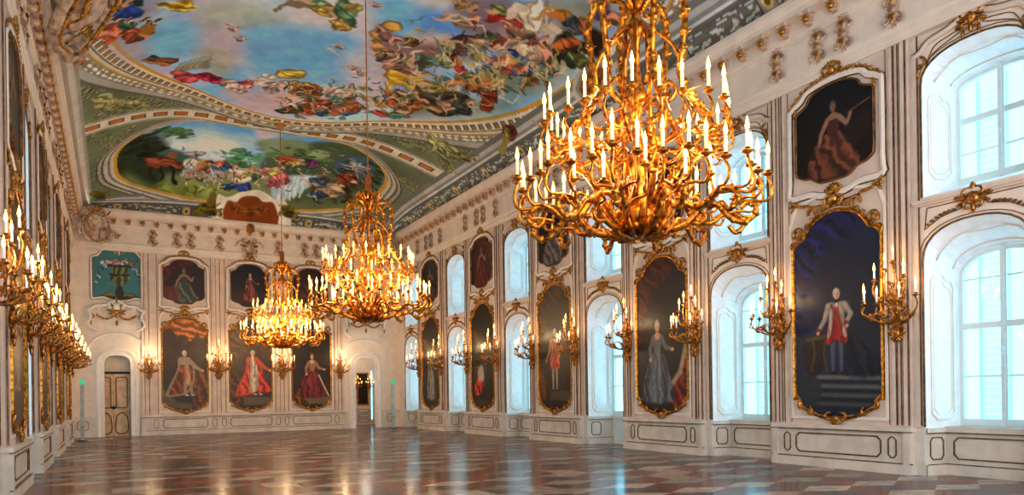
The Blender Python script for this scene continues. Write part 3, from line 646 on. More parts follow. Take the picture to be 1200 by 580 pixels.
n_ = MB(); n_.box(-PB, PB, PY, ND + .06, 0, .80); n_.box(-PB, PB, PY - .03, ND, 0, .17); n_.box(-PB, PB, PY - .04, ND + .02, .70, .80)
par_me = n_.mesh('parapet'); par_me.materials.append(M['dado'])
n_ = MB(); n_.line(octo(-.62, .62, .27, .62, .07), .022, PY, .014); n_.box(-PB, PB, PY - .035, PY, .172, .186); n_.box(-PB, PB, PY - .044, PY - .02, .69, .705)
parg_me = n_.mesh('gilt_fillet'); parg_me.materials.append(M['gilt'])
def on_splay(mb, pts2, w, col_off=.012):     # fillet drawn on both reveals; pts2 = (t, z)
    for sg in (-1, 1):
        n = len(pts2); nr = normals([(p[0] * ND, p[1]) for p in pts2], True); rows = []
        for off, h in ((-w / 2, 0), (-w / 2, col_off), (w / 2, col_off), (w / 2, 0)):
            rows.append([(lambda q: (sg * q[0], q[1], q[2]))(splay(p[0] + r[0] * off / ND, p[1] + r[1] * off, h)) for p, r in zip(pts2, nr)])
        mb.grid(rows, False, True)
n_ = MB()
on_splay(n_, [(x, z) for x, z in octo(.13, .50, .26, .62, .06)], .02)
for sg in (-1, 1):
    f = lambda p: (sg * p[0], p[1], p[2])
    n_.quad(f(splay(0, .172, .033)), f(splay(1, .172, .033)), f(splay(1, .186, .033)), f(splay(0, .186, .033)))
    n_.quad(f(splay(0, .69, .037)), f(splay(1, .69, .037)), f(splay(1, .703, .037)), f(splay(0, .703, .037)))
revg_me = n_.mesh('gilt_fillet'); revg_me.materials.append(M['gilt'])
def fancy(t0, t1, z0, z1):
    tm = (t0 + t1) / 2; d = (t1 - t0)
    return [(t0 + .25 * d, z0), (t0 + .75 * d, z0), (t1, z0 + .10), (t1, z1 - .22), (t1 - .1 * d, z1 - .12), (tm + .15 * d, z1 - .09), (tm, z1), (tm - .15 * d, z1 - .02), (t0 + .1 * d, z1 - .06), (t0, z1 - .12), (t0, z0 + .10)]
n_ = MB(); on_splay(n_, fancy(.20, .84, .92, 3.32), .035, .02); on_splay(n_, fancy(.26, .78, 1.0, 3.2), .012, .014)
on_splay(n_, fancy(.20, .84, 4.90, 6.30), .035, .02); on_splay(n_, fancy(.26, .78, 4.98, 6.2), .012, .014)
for A, Bk in ((lowA, lowB), (uppA, uppB)):       # fillets round the arch soffit
    for t, wv in ((.35, 0.), (.82, .0)):
        p = [(a_[0] * (1 - t) + b_[0] * t, ND * t, (a_[1] * (1 - t) + b_[1] * t) - .008 - .05 * (math.sin(PI * i / 14 * 3) ** 2 if t < .5 else 0)) for i, (a_, b_) in enumerate(zip(A, Bk))][1:-1]
        n_.tube(p, .014, 4)
nm_me = n_.mesh('white_fillet'); nm_me.materials.append(M['white'])
n_ = MB()                      # gilt line round the front of the niche openings
for A, zb in ((lowA, .8), (uppA, UPP['zb'])):
    o = [(-HW, zb)] + A + [(HW, zb)]
    n_.line([(p[0] * 1.0, p[1]) for p in o], .03, -.0, .018, False)
    n_.line([(p[0] * 1.07, p[1] + (.05 if i not in (0, len(o) - 1) else 0)) for i, p in enumerate(o)], .012, 0, .012, False)
ng_me = n_.mesh('gilt_arch_line'); ng_me.materials.append(M['gilt'])
n_ = MB()                      # string course, hood mould, panels over the arches
n_.box(-.95, .95, -.07, 0, 4.44, 4.50); n_.box(-.92, .92, -.045, 0, 4.40, 4.44)
hood = smooth_path([(-.93, 6.86), (-.80, 6.90), (-.66, 7.02), (-.34, 7.09), (0, 7.20), (.34, 7.09), (.66, 7.02), (.80, 6.90), (.93, 6.86)], 4)
n_.ring(hood, [(-.05, 0), (-.05, -.05), (-.01, -.07), (.03, -.05), (.03, 0)], False)
nh_me = n_.mesh('hood_mould'); nh_me.materials.append(M['pier'])
n_ = MB()
n_.line([(-.78, 4.02), (-.74, 4.36), (-.16, 4.36), (-.2, 4.24), (-.52, 4.17)], .014, 0, .012); n_.line([(.78, 4.02), (.74, 4.36), (.16, 4.36), (.2, 4.24), (.52, 4.17)], .014, 0, .012)
n_.ring(hood, [(-.066, 0), (-.066, -.054), (-.05, -.054)], False)
for sg in (-1, 1):
    n_.line(smooth_path([(sg * .74, 6.62), (sg * .62, 6.82), (sg * .2, 6.98), (sg * .2, 7.02), (sg * .36, 7.0), (sg * .6, 6.92)], 3, True), .014, 0, .012)
    for i in range(7): leaf(n_, sg * (.25 + .07 * i), 4.22 - .012 * i * i * .35, .09, .05, PI / 2 - sg * 1.2, -.02)
nl_me = n_.mesh('gilt_fillet'); nl_me.materials.append(M['gilt'])
n_ = MB()                      # small gilded cartouches over the arches
def cartouche(mb, x, z, s):
    mb.ball((x, -.05, z), .10 * s, .05, .12 * s, 0, 8, 6)
    for sg in (-1, 1):
        scroll(mb, x + sg * .10 * s, z + .07 * s, .09 * s, PI / 2 + sg * .6, PI / 2 - sg * 4.2, .028 * s, -.05)
        scroll(mb, x + sg * .09 * s, z - .09 * s, .08 * s, -PI / 2 - sg * .4, -PI / 2 + sg * 4.2, .024 * s, -.05)
        leaf(mb, x + sg * .12 * s, z, .20 * s, .08 * s, PI / 2 - sg * 1.3); leaf(mb, x + sg * .1 * s, z - .04 * s, .18 * s, .07 * s, PI / 2 - sg * 1.9)
    leaf(mb, x, z + .08 * s, .18 * s, .10 * s, PI / 2); leaf(mb, x, z - .08 * s, .16 * s, .08 * s, -PI / 2)
cartouche(n_, 0, 4.36, .95); cartouche(n_, 0, 7.12, .9)
for sg in (-1, 1):
    scroll(n_, sg * .80, 6.74, .10, PI / 2, PI / 2 + sg * 4, .022); leaf(n_, sg * .8, 6.7, .22, .06, -PI / 2 + sg * .3); leaf(n_, sg * .12, 7.0, .16, .05, -PI / 2)
nc_me = n_.mesh('gilded_cartouche'); nc_me.materials.append(M['bronze'])

# --- windows: sash, glass, louvred shutters outside
def window(mbf, mbg, mbs, A, zb, bars, thick, zs):
    o = [(-HB, zb)] + A + [(HB, zb)]
    mbf.ring(o, [(-.002, .0), (-.075, .0), (-.075, .07), (-.002, .07)], True)
    mbf.box(-.05, .05, -.01, .07, zb, max(q[1] for q in A)); mbf.box(-.018, .018, -.03, 0, zb, max(q[1] for q in A) - .03)
    mbf.box(-HB, HB, 0.01, .06, thick - .05, thick + .05)
    for z in bars: mbf.box(-HB + .03, HB - .03, .02, .05, z - .015, z + .015)
    mbf.box(-HB + .05, HB - .05, .012, .05, zb + .05, zb + .12)
    for sg in (-1, 1):
        q = [(x, z) for x, z in A if x * sg >= .04]
        P = ([(sg * .05, zb)] + ([(sg * .05, max(t[1] for t in A))] + sorted(q, key=lambda t: abs(t[0]))) + [(sg * (HB - .02), zb)])
        mbg.add([(x, .035, z) for x, z in P], [tuple(range(len(P)))])
    for x0, x1 in ((-HB + .20, -.10), (.22, HB - .0)):       # half-closed louvres
        for z in np.arange(zb + .10, max(q[1] for q in A) - .12, .115):
            mbs.add([(x0, .30, z), (x1, .30, z), (x1, .345, z + .075), (x0, .345, z + .075)], [(0, 1, 2, 3)])
        for x in (x0 - .03, x1): mbs.box(x, x + .04, .295, .35, zb, max(q[1] for q in A) - .04)
f1, g1, s1_ = MB(), MB(), MB(); window(f1, g1, s1_, lowB, .80, (1.62, 3.22), 2.45, 3.2); window(f1, g1, s1_, uppB, 4.80, (5.30,), 5.85, 6.3)
f1.lathe([(.0, -.03), (.022, -.02), (.022, .03), (0, .04)], (0, -.05, 2.05), 8); f1.lathe([(.0, -.03), (.022, -.02), (.022, .03), (0, .04)], (0, -.05, 5.5), 8)
win_me, gl_me, sh_me = f1.mesh('window'), g1.mesh('glass_pane'), s1_.mesh('louvred_shutter')
win_me.materials.append(M['sash']); gl_me.materials.append(M['glass']); sh_me.materials.append(M['shut'])
n_ = MB()                      # french door panel replacing the parapet in the third bay
n_.box(-HB - .02, HB + .02, ND - .01, ND + .05, 0, .84)
for sg in (-1, 1): n_.line(octo(min(sg * .08, sg * .64), max(sg * .08, sg * .64), .12, .72, .03), .03, ND - .01, .02)
fd_me = n_.mesh('french_door_panel'); fd_me.materials.append(M['sash'])

wi = 0
SKY = (.30, .90, 1.0)
for wall, sx in ((WR, -1), (WL, 1)):
    for k, w in enumerate(WINS):
        nn = struct(link('window_niche', niche_me, wall, (sx * w, 0, 0)))
        link('reveal_dado', base_me, nn); link('reveal_fillet', revg_me, nn); link('white_fillet', nm_me, nn); link('arch_fillet', ng_me, nn)
        link('hood_mould', nh_me, nn); link('panel_fillet', nl_me, nn); link('gilded_cartouche', nc_me, nn)
        if k == 3: link('french_door_panel', fd_me, nn)
        else: link('parapet', par_me, nn); link('parapet_fillet', parg_me, nn)
        wi += 1
        W = struct(link('window_%d' % wi, win_me)); rz = -PI / 2 if sx < 0 else PI / 2
        W.location = (XR + ND, w, 0) if sx < 0 else (XL - ND, w, 0); W.rotation_euler = (0, 0, rz)
        link('glass_pane', gl_me, W); link('louvred_shutter', sh_me, W)

# --- the wall piers between windows (shared meshes): break forward, dado, gilt strips
PW = 1.40
n_ = MB(); n_.box(-PW, PW, -.07, 0, .78, 7.22)
for sg in (-1, 1):
    for x, w, d in ((1.12, .05, .10), (1.33, .07, .11)): n_.box(sg * x - w / 2, sg * x + w / 2, -d, -.06, .80, 7.20)
    n_.box(sg * (PW + .10) - .045, sg * (PW + .10) + .045, -.035, 0, .80, 7.2)
pier_me = n_.mesh('pier'); pier_me.materials.append(M['pier'])
n_ = MB(); n_.box(-PW - .02, PW + .02, -.12, 0, 0, .78); n_.box(-PW - .05, PW + .05, -.16, 0, 0, .17)
n_.box(-PW - .05, PW + .05, -.17, 0, .715, .79)
for sg in (-1, 1): n_.box(sg * 1.36 - .055, sg * 1.36 + .055, -.165, -.1, 0, .72)
for sg in (-1, 1): n_.box(min(sg * (PW + .02), sg * 1.59), max(sg * (PW + .02), sg * 1.59), -.03, 0, 0, .78)
pd_me = n_.mesh('dado'); pd_me.materials.append(M['dado'])
n_ = MB(); n_.line(octo(-.88, .88, .27, .62, .07), .024, -.12, .014)
for sg in (-1, 1):
    n_.line(octo(min(sg * 1.02, sg * 1.16), max(sg * 1.02, sg * 1.16), .27, .62, .05), .02, -.12, .014)
    for x, w, d, z1 in ((1.165, .022, .093, 7.2), (1.235, .018, .078, 7.2), (1.385, .016, .113, 7.2), (1.29, .012, .113, 7.2), (1.02, .012, .078, 7.2), (PW + .15, .018, .04, 7.2)):
        n_.box(sg * x - w / 2, sg * x + w / 2, -d, -d + .02, .82, z1)
n_.box(-PW - .052, PW + .052, -.164, -.12, .172, .188); n_.box(-PW - .052, PW + .052, -.174, -.12, .70, .716)
pg_me = n_.mesh('gilt_fillet'); pg_me.materials.append(M['gilt'])
def shield(z0, z1, w, c):       # white moulding with soft shoulders round the upper portraits
    return smooth_path([(-w, z0), (-w * .55, z0 - .02), (-w * .28, z0 - .10), (0, z0 - .12), (w * .28, z0 - .10), (w * .55, z0 - .02), (w, z0), (w, z0 + .3), (w, z1 - .5), (w * .96, z1 - .32), (w * .72, z1 - .2), (w * .55, z1 - .06), (0, z1), (-w * .55, z1 - .06), (-w * .72, z1 - .2), (-w * .96, z1 - .32), (-w, z1 - .5), (-w, z0 + .3)], 3, True)
n_ = MB(); n_.ring(shield(5.12, 7.12, .97, .1), [(-.06, -.07), (-.06, -.10), (0, -.125), (.05, -.10), (.05, -.07)])
n_.ring([(-.98, .92), (.98, .92), (.98, 4.60), (.86, 4.92), (.5, 5.0), (0, 5.06), (-.5, 5.0), (-.86, 4.92), (-.98, 4.60)], [(-.02, -.07), (-.02, -.095), (.03, -.095), (.03, -.07)])
pw_me = n_.mesh('white_moulding'); pw_me.materials.append(M['white'])
n_ = MB(); n_.ring(shield(5.12, 7.12, .97, .1), [(.05, -.075), (.05, -.104), (.066, -.075)]); n_.ring(shield(5.12, 7.12, .97, .1), [(-.075, -.075), (-.06, -.104), (-.055, -.075)])
pl_me = n_.mesh('gilt_shield_line'); pl_me.materials.append(M['gilt'])
def pier_at(wall, x):
    p = struct(link('pier', pier_me, wall, (x, 0, 0)))
    for nme, m_ in (('dado', pd_me), ('gilt_fillet', pg_me), ('white_moulding', pw_me), ('shield_fillet', pl_me)): link(nme, m_, p)
for c in PIERS:
    pier_at(WR, -c); pier_at(WL, c)
BAYS = [2.54, 5.07, 7.60]
bp = MB(); bp.box(.98, 9.02, -.07, 0, .78, 7.22)
for x in (1.02, 1.30, 3.66, 3.94, 6.20, 6.48, 8.70, 8.98): bp.box(x - .04, x + .04, -.11, -.06, .8, 7.2)
struct(bp.build('pier', M['pier'], WB))
bp = MB(); bp.box(.96, 9.04, -.12, 0, 0, .78); bp.box(.93, 9.07, -.16, 0, 0, .17); bp.box(.93, 9.07, -.17, 0, .715, .79)
for x in (1.0, 3.80, 6.34, 9.0): bp.box(x - .05, x + .05, -.166, -.1, 0, .72)
for x0, x1 in ((XL, DC1 - DHW), (DC2 + DHW, XR)): bp.box(x0, x1, -.06, 0, 0, .78); bp.box(x0, x1, -.09, 0, 0, .17); bp.box(x0, x1, -.10, 0, .72, .79)
struct(bp.build('dado', M['dado'], WB))
bp = MB()
for c in BAYS:
    bp.line(octo(c - .82, c + .82, .27, .62, .07), .024, -.12, .014)
    for sg in (-1, 1): bp.line(octo(c + sg * 1.08 - .08, c + sg * 1.08 + .08, .27, .62, .05), .02, -.12, .014)
    for sg in (-1, 1): bp.box(c + sg * 1.0 - .01, c + sg * 1.0 + .01, -.085, -.06, .82, 7.2)
for x in (1.16, 3.80, 6.34, 8.84):
    for d in (-.08, .08): bp.box(x + d - .008, x + d + .008, -.085, -.06, .82, 7.2)
bp.box(.93, 9.07, -.164, -.1, .172, .188); bp.box(.93, 9.07, -.174, -.1, .70, .714)
for x in (XL + .35, XR - .45): bp.line(octo(x - .18, x + .18, .27, .62, .06), .02, -.06, .014)
struct(bp.build('gilt_fillet', M['gilt'], WB))
for c in BAYS:
    p = struct(link('white_moulding', pw_me, WB, (c, 0, 0))); p.scale = (.92, 1, 1)
    p = struct(link('shield_fillet', pl_me, WB, (c, 0, 0))); p.scale = (.92, 1, 1)

# --- cornice all round: architrave, frieze, corona; brackets under it
PROF = [(0, 7.2), (.10, 7.21), (.10, 7.29), (.13, 7.32), (.13, 7.40), (.16, 7.44), (.16, 7.50), (.09, 7.53), (.09, 8.06), (.13, 8.09), (.13, 8.15), (.16, 8.18), (.16, 8.43), (.40, 8.46), (.40, 8.54), (.44, 8.60), (.47, 8.66), (.47, 8.74), (.43, 8.77), (.36, 8.78)]
def cornice(name, x0, x1, loc, rz, miter=True):
    mb = MB(); rows = []
    for d, z in PROF: rows.append([(x0 + (d if miter else 0), -d, z), (x1 - (d if miter else 0), -d, z)])
    mb.grid(rows); return struct(mb.build(name, M['plaster'], None, loc, rz))
CR = cornice('trim_1', -D, 1.0, (XR, 0, 0), -PI / 2); CL = cornice('trim_2', -1.0, D, (XL, 0, 0), PI / 2); CB = cornice('trim_3', XL, XR, (0, D, 0), 0); cornice('trim_4', -XR, -XL, (0, -1, 0), PI)
b_ = MB(); b_.prism([(-.085, 8.44), (-.085, 8.30), (-.06, 8.22), (.06, 8.22), (.085, 8.30), (.085, 8.44)], -.30, -.15); b_.box(-.11, .11, -.36, -.14, 8.40, 8.455)
br_me = b_.mesh('cornice_bracket'); br_me.materials.append(M['relief'])
b_ = MB(); b_.ball((0, -.31, 8.31), .06, .045, .06)
for k in range(5): leaf(b_, 0, 8.31, .10, .05, PI * (.1 + .2 * k), -.315)
leaf(b_, 0, 8.30, .10, .07, -PI / 2, -.30)
bg_me = b_.mesh('gilded_shell'); bg_me.materials.append(M['giltb'])
def brackets(par, xs):
    for x in xs: link('gilded_shell', bg_me, link('cornice_bracket', br_me, par, (x, 0, 0)))
brackets(CR, [-(.6 + .537 * k) for k in range(58)]); brackets(CL, [.6 + .537 * k for k in range(58)]); brackets(CB, [5.07 + .50 * k for k in range(-12, 13)])
# ------------------------------------------------------------------ portraits
def half_large(w): return [(0, .93), (w * .34, .955), (w * .54, 1.02), (w * .72, 1.09), (w * .84, 1.15), (w * .87, 1.25), (w * .97, 1.34), (w, 1.46), (w, 2.8), (w, 4.0), (w * .99, 4.12), (w * .90, 4.22), (w * .76, 4.27), (w * .68, 4.37), (w * .56, 4.50), (w * .33, 4.62), (0, 4.68)]
def half_small(w): return [(0, 5.27), (w * .30, 5.28), (w * .46, 5.33), (w * .60, 5.41), (w * .80, 5.44), (w * .93, 5.50), (w, 5.60), (w, 6.1), (w, 6.58), (w * .97, 6.68), (w * .80, 6.74), (w * .68, 6.80), (w * .60, 6.90), (w * .33, 6.99), (0, 7.02)]
OUT_L, OUT_B, OUT_S, OUT_T = [smooth_path(mirror(h), 3, True) for h in (half_large(.89), half_large(.82), half_small(.80), half_small(.74))]
def inside(out, X, Y):
    ins = np.zeros(X.shape, bool); n = len(out)
    for i in range(n):
        p, q = out[i], out[(i + 1) % n]
        ins ^= ((p[1] > Y) != (q[1] > Y)) & (X < (q[0] - p[0]) * (Y - p[1]) / (q[1] - p[1] + 1e-12) + p[0])
    return ins
def canvas(P, out, parent, y=-.088):
    nr = normals(out, True); big = [(p[0] + q[0] * .02, p[1] + q[1] * .02) for p, q in zip(out, nr)]
    m = inside(big, P.X0, P.Y0); keep = m[:-1, :-1] & m[1:, 1:]
    me = field_mesh('canvas', P.X0, np.full(P.X0.shape, y), P.Y0, keep, P.c); me.materials.append(M['paint'])
    return link('canvas', me, parent)
def carved_frame(out, thick=.085):
    mb = MB(); mb.ring(out, [(-.005, -.085), (-.005, -.10), (thick * .35, -.11), (thick * .6, -.135), (thick * .85, -.125), (thick, -.07)], True)
    return mb
def frame_mesh(out, large, w):
    mb = carved_frame(out, .062 if large else .03); me = mb.mesh('frame'); me.materials.append(M['frame'] if large else M['gilt']); return me
def crest_mesh(w):      # carved top of the large frames
    mb = MB(); r = random.Random(4)
    for sg in (-1, 1):
        for i, (fx, z) in enumerate(((.97, 4.20), (.86, 4.30), (.76, 4.38), (.64, 4.50), (.52, 4.60), (.40, 4.68), (.27, 4.74), (.14, 4.78))):
            flower(mb, sg * w * fx * 1.04, z + .04, .050 - .003 * (i % 3), -.12)
        scroll(mb, sg * w * .86, 4.42, .13, PI / 2 - sg * 2.2, PI / 2 + sg * 2.4, .034, -.115); scroll(mb, sg * w * .48, 4.76, .13, PI / 2 - sg * 1.9, PI / 2 + sg * 2.6, .032, -.115)
        scroll(mb, sg * w * 1.0, 4.18, .09, PI / 2 + sg * .6, PI / 2 - sg * 4, .026, -.11)
        for k in range(6): leaf(mb, sg * (w * .55 + .07 * k), 4.86 + .02 * k + .02 * math.sin(k * 2), .13, .055, PI / 2 - sg * (1.0 + .25 * (k % 2)), -.10)
        leaf(mb, sg * w * .98, 4.98, .16, .06, PI / 2 - sg * .7, -.10); leaf(mb, sg * w * .95, 4.96, .16, .06, -PI / 2 + sg * .8, -.10)
        scroll(mb, sg * .10, 4.90, .11, -PI / 2, -PI / 2 + sg * 4.4, .030, -.115); scroll(mb, sg * .08, 5.08, .08, -PI / 2, -PI / 2 + sg * 4.2, .024, -.11)
    for k in range(7): leaf(mb, 0, 4.98, .24, .07, PI * (.2 + .1 * k), -.11)
    mb.ball((0, -.13, 4.92), .09, .06, .12, 0, 8, 6)
    mb.tube([(p[0] * w, -.10, p[1] + .05) for p in smooth_path([(-1.0, 4.16), (-.9, 4.26), (-.76, 4.36), (-.56, 4.54), (-.33, 4.68), (0, 4.74), (.33, 4.68), (.56, 4.54), (.76, 4.36), (.9, 4.26), (1.0, 4.16)], 3)], .022, 5)
    for sg in (-1, 1): mb.tube([(sg * .08, -.11, 4.84), (sg * w * .5, -.10, 4.87), (sg * (w * .55 + .5), -.09, 4.97)], .014, 5)
    me = mb.mesh('crest'); me.materials.append(M['giltb']); return me
def foot_mesh(w):       # shell at the foot of the frame
    mb = MB()
    for k in range(7): leaf(mb, 0, .92, .15, .07, PI * (1.08 + .14 * k), -.13)
    mb.ball((0, -.13, .90), .07, .05, .07)
    for sg in (-1, 1): scroll(mb, sg * .15, .93, .09, PI / 2 + sg * .5, PI / 2 - sg * 4.2, .026, -.125); leaf(mb, sg * .12, .93, .30, .05, PI / 2 - sg * 1.4, -.13)
    me = mb.mesh('shell_foot'); me.materials.append(M['giltb']); return me
def volute_mesh(w, sg):  # volutes at a lower corner
    mb = MB(); scroll(mb, sg * w * .86, 1.14, .09, PI / 2, PI / 2 - sg * 4.2, .026, -.115); scroll(mb, sg * w * .66, 1.03, .09, PI / 2 + sg * .3, PI / 2 + sg * 4.2, .024, -.115)
    leaf(mb, sg * w * .62, 1.02, .26, .05, PI / 2 - sg * 1.1, -.12)
    me = mb.mesh('corner_volute'); me.materials.append(M['giltb']); return me
def garland_mesh(w):    # flower garland over the upper portraits
    mb = MB()
    for sg in (-1, 1):
        for i in range(8):
            t = i / 7; flower(mb, sg * (.10 + w * t * .98), 7.20 - .30 * t ** 2.2 - .01 * math.sin(6 * t), .055 - .02 * t, -.12)
            leaf(mb, sg * (.13 + w * t * .95), 7.17 - .30 * t ** 2.2, .10, .045, PI / 2 - sg * (1.2 + .8 * t), -.11)
        scroll(mb, sg * .12, 7.30, .09, -PI / 2, -PI / 2 + sg * 4.3, .026, -.13); leaf(mb, sg * w * .98, 6.82, .2, .05, -PI / 2 + sg * .25, -.11)
    for k in range(5): leaf(mb, 0, 7.28, .17, .06, PI * (.22 + .14 * k), -.13)
    mb.ball((0, -.13, 7.25), .07, .05, .09)
    me = mb.mesh('flower_garland'); me.materials.append(M['giltb']); return me
FR = {k: frame_mesh(o, k in 'LB', 1) for k, o in (('L', OUT_L), ('B', OUT_B), ('S', OUT_S), ('T', OUT_T))}
CRE = {'L': crest_mesh(.89), 'B': crest_mesh(.82)}; FOO = {'L': foot_mesh(.89), 'B': foot_mesh(.82)}; VOL = {k: [volute_mesh(w, -1), volute_mesh(w, 1)] for k, w in (('L', .89), ('B', .82))}; GAR = {'S': garland_mesh(.82), 'T': garland_mesh(.76)}
SK = (.80, .62, .50)
def bg(P, top, bot, drape=None, side=1):
    v = np.clip((P.Y0 - P.y0) / (P.ys[-1] - P.y0), 0, 1); P.c[:] = lerp(bot, top, np.clip(v * 1.2 - .1 + (P.n1 - .5) * .9, 0, 1)) * (.8 + .4 * P.n1)[..., None]
    if drape:
        w = P.xs[-1]; z1 = P.ys[-1]; h = z1 - P.y0
        P.blob([(side * w, z1), (side * -.5 * w, z1), (side * -.2 * w, z1 - .16 * h), (side * .35 * w, z1 - .22 * h), (side * .62 * w, z1 - .42 * h), (side * .9 * w, z1 - .6 * h), (side * 1.1 * w, z1 - .6 * h)], drape, .85, .12, (.9, 22, .4))
def head(P, x, z, r, hair, sk=SK, big=1.):
    P.ell(x, z + r * .22 * big, r * .98, r * 1.22 * big, tuple(v * .62 for v in hair), 1, 0, .25); P.ell(x - r * .1, z + r * .34 * big, r * .8, r * 1.05 * big, hair, 1, 0, .35); P.ell(x + r * .05, z - r * .14, r * .66, r * .90, sk, 1, 0, .25)
    P.ell(x + r * .3, z - r * .2, r * .3, r * .6, tuple(v * .72 for v in sk), .6, 0, .5)
    for dx in (-.24, .22): P.ell(x + dx * r, z + .02 * r, r * .10, r * .07, (.2, .14, .12), .9)
    P.ell(x, z - r * .52, r * .18, r * .07, (.62, .28, .24), .9)
def man(P, x, z, h, coat, vest, legs, hair=(.70, .66, .62), sash=None, arm=-1, skirt=None):
    k = h / 1.6; p = lambda a, b: (x + a * k, z + b * k); dk = lambda c, f=.6: tuple(v * f for v in c)
    for s, o in ((-1, -.08), (1, .09)):
        P.stroke([p(o * .8, .72), p(o, .42), p(o * 1.05, .05)], [.066 * k, .055 * k, .034 * k], dk(legs, .7), 1, .03); P.stroke([p(o * .8 - .012, .72), p(o - .012, .42), p(o * 1.05 - .01, .05)], [.045 * k, .038 * k, .022 * k], legs, 1, .03); P.ell(*p(o * 1.2 + .02, .02), .075 * k, .03 * k, (.08, .07, .07), 1)
    P.blob([p(-.13, 1.10), p(.13, 1.10), p(.22, .60), p(.10, .55), p(.02, .62), p(-.10, .55), p(-.22, .60)], skirt or coat, 1, .03, (.1, 34, .3))
    P.blob([p(-.10, 1.25), p(.10, 1.25), p(.115, .92), p(.14, .70), p(-.14, .70), p(-.115, .92)], vest, 1, .03, (.1, 30, .25))
    for s in (-1, 1):
        P.blob([p(s * .05, 1.29), p(s * .17, 1.26), p(s * .16, .95), p(s * .20, .66), p(s * .13, .70), p(s * .09, .95), p(s * .035, 1.2)], coat, 1, .03, (.2, 34, .2)); P.stroke([p(s * .09, 1.0), p(s * .03, 1.22)], .010 * k, dk(coat), .8)
    for s, q in ((arm, ((.17, 1.23), (.25, .99), (.38, .80))), (-arm, ((.17, 1.23), (.29, 1.05), (.19, .90)))):
        q = [p(s * u, v) for u, v in q]; P.stroke(q, [.062 * k, .052 * k, .042 * k], dk(coat, .72), 1, .03); P.stroke([(u - .01, v + .008) for u, v in q], [.046 * k, .038 * k, .030 * k], coat, 1, .03)
        P.stroke([q[2], (q[2][0] * .97 + q[1][0] * .03, q[2][1])], .045 * k, vest, 1, .02); P.ell(q[2][0] + s * arm * -.02, q[2][1] - .045 * k, .034 * k, .034 * k, SK)
    if sash: P.stroke([p(-.11, 1.24), p(.10, .86)], .028 * k, sash, .95, .02)
    P.stroke([p(0, 1.25), p(0, 1.33)], .042 * k, (.12, .10, .10)); P.ell(*p(0, 1.245), .03 * k, .04 * k, (.8, .78, .74)); head(P, *p(0, 1.43), .082 * k, hair)
def lady(P, x, z, h, gown, bod, hair=(.66, .62, .58), panel=None, wide=.5, arm=1):
    k = h / 1.7; p = lambda a, b: (x + a * k, z + b * k)
    P.blob([p(-.10, 1.02), p(.10, 1.02), p(.28, .80), p(wide, .10), p(wide * .8, -.02), p(0, -.05), p(-wide * .9, 0), p(-wide, .12), p(-.30, .78)], gown, 1, .05, (.12, 22, .35))
    for i in range(6): P.stroke([p(-.06 + .025 * i, .98), p(-wide * .8 + i * wide * .32, .06)], .012, tuple(min(1, v * 1.35 + .04) for v in gown) if i % 2 else tuple(v * .55 for v in gown), .7, .03)
    if panel: P.blob([p(-.05, 1.0), p(.06, 1.0), p(.20, .05), p(-.14, .04)], panel, .9, .06, (.1, 30, .2))
    P.blob([p(-.13, 1.34), p(.13, 1.34), p(.09, 1.02), p(0, .97), p(-.09, 1.02)], bod, 1, .03)
    P.ell(*p(0, 1.33), .115 * k, .07 * k, SK, 1, 0, .3); P.stroke([p(0, 1.35), p(0, 1.46)], .04 * k, SK)
    P.stroke([p(arm * .13, 1.30), p(arm * .25, 1.10), p(arm * .42, 1.04)], [.06 * k, .055 * k, .035 * k], bod, 1, .03); P.ell(*p(arm * .46, 1.04), .05 * k, .035 * k, SK)
    P.stroke([p(-arm * .13, 1.30), p(-arm * .23, 1.08), p(-arm * .22, .88)], [.06 * k, .055 * k, .035 * k], bod, 1, .03); P.ell(*p(-arm * .22, .85), .04 * k, .05 * k, SK)
    head(P, *p(0, 1.52), .085 * k, hair, big=1.25)
def robed(P, x, z, h, robe, under, trim=(.56, .50, .40)):
    k = h / 1.7; p = lambda a, b: (x + a * k, z + b * k)
    P.blob([p(-.16, 1.36), p(.18, 1.36), p(.34, .9), p(.30, .5), p(.10, .1), p(-.30, -.02), p(-.62, .0), p(-.50, .4), p(-.26, .9)], trim, 1, .04)
    P.blob([p(-.13, 1.34), p(.15, 1.34), p(.28, .9), p(.24, .5), p(.04, .14), p(-.30, .05), p(-.52, .06), p(-.42, .4), p(-.20, .9)], robe, 1, .04, (.5, 20, .3))
    P.blob([p(-.02, 1.3), p(.10, 1.3), p(.18, .8), p(.16, .42), p(.02, .42), p(.0, .8)], under, .95, .03, (.1, 30, .2))
    for o in (.0, .20): P.stroke([p(o, .46), p(o + .03, .05)], .05 * k, trim); P.ell(*p(o + .07, .02), .07 * k, .03 * k, (.7, .66, .6))
    P.stroke([p(.2, 1.22), p(.42, 1.0), p(.58, .92)], [.08 * k, .06 * k, .04 * k], trim); P.ell(*p(.6, .9), .045 * k, .04 * k, SK)
    P.blob([p(-.17, 1.38), p(.17, 1.38), p(.20, 1.18), p(0, 1.10), p(-.22, 1.18)], trim, 1, .03); head(P, *p(0, 1.52), .09 * k, (.70, .68, .66))
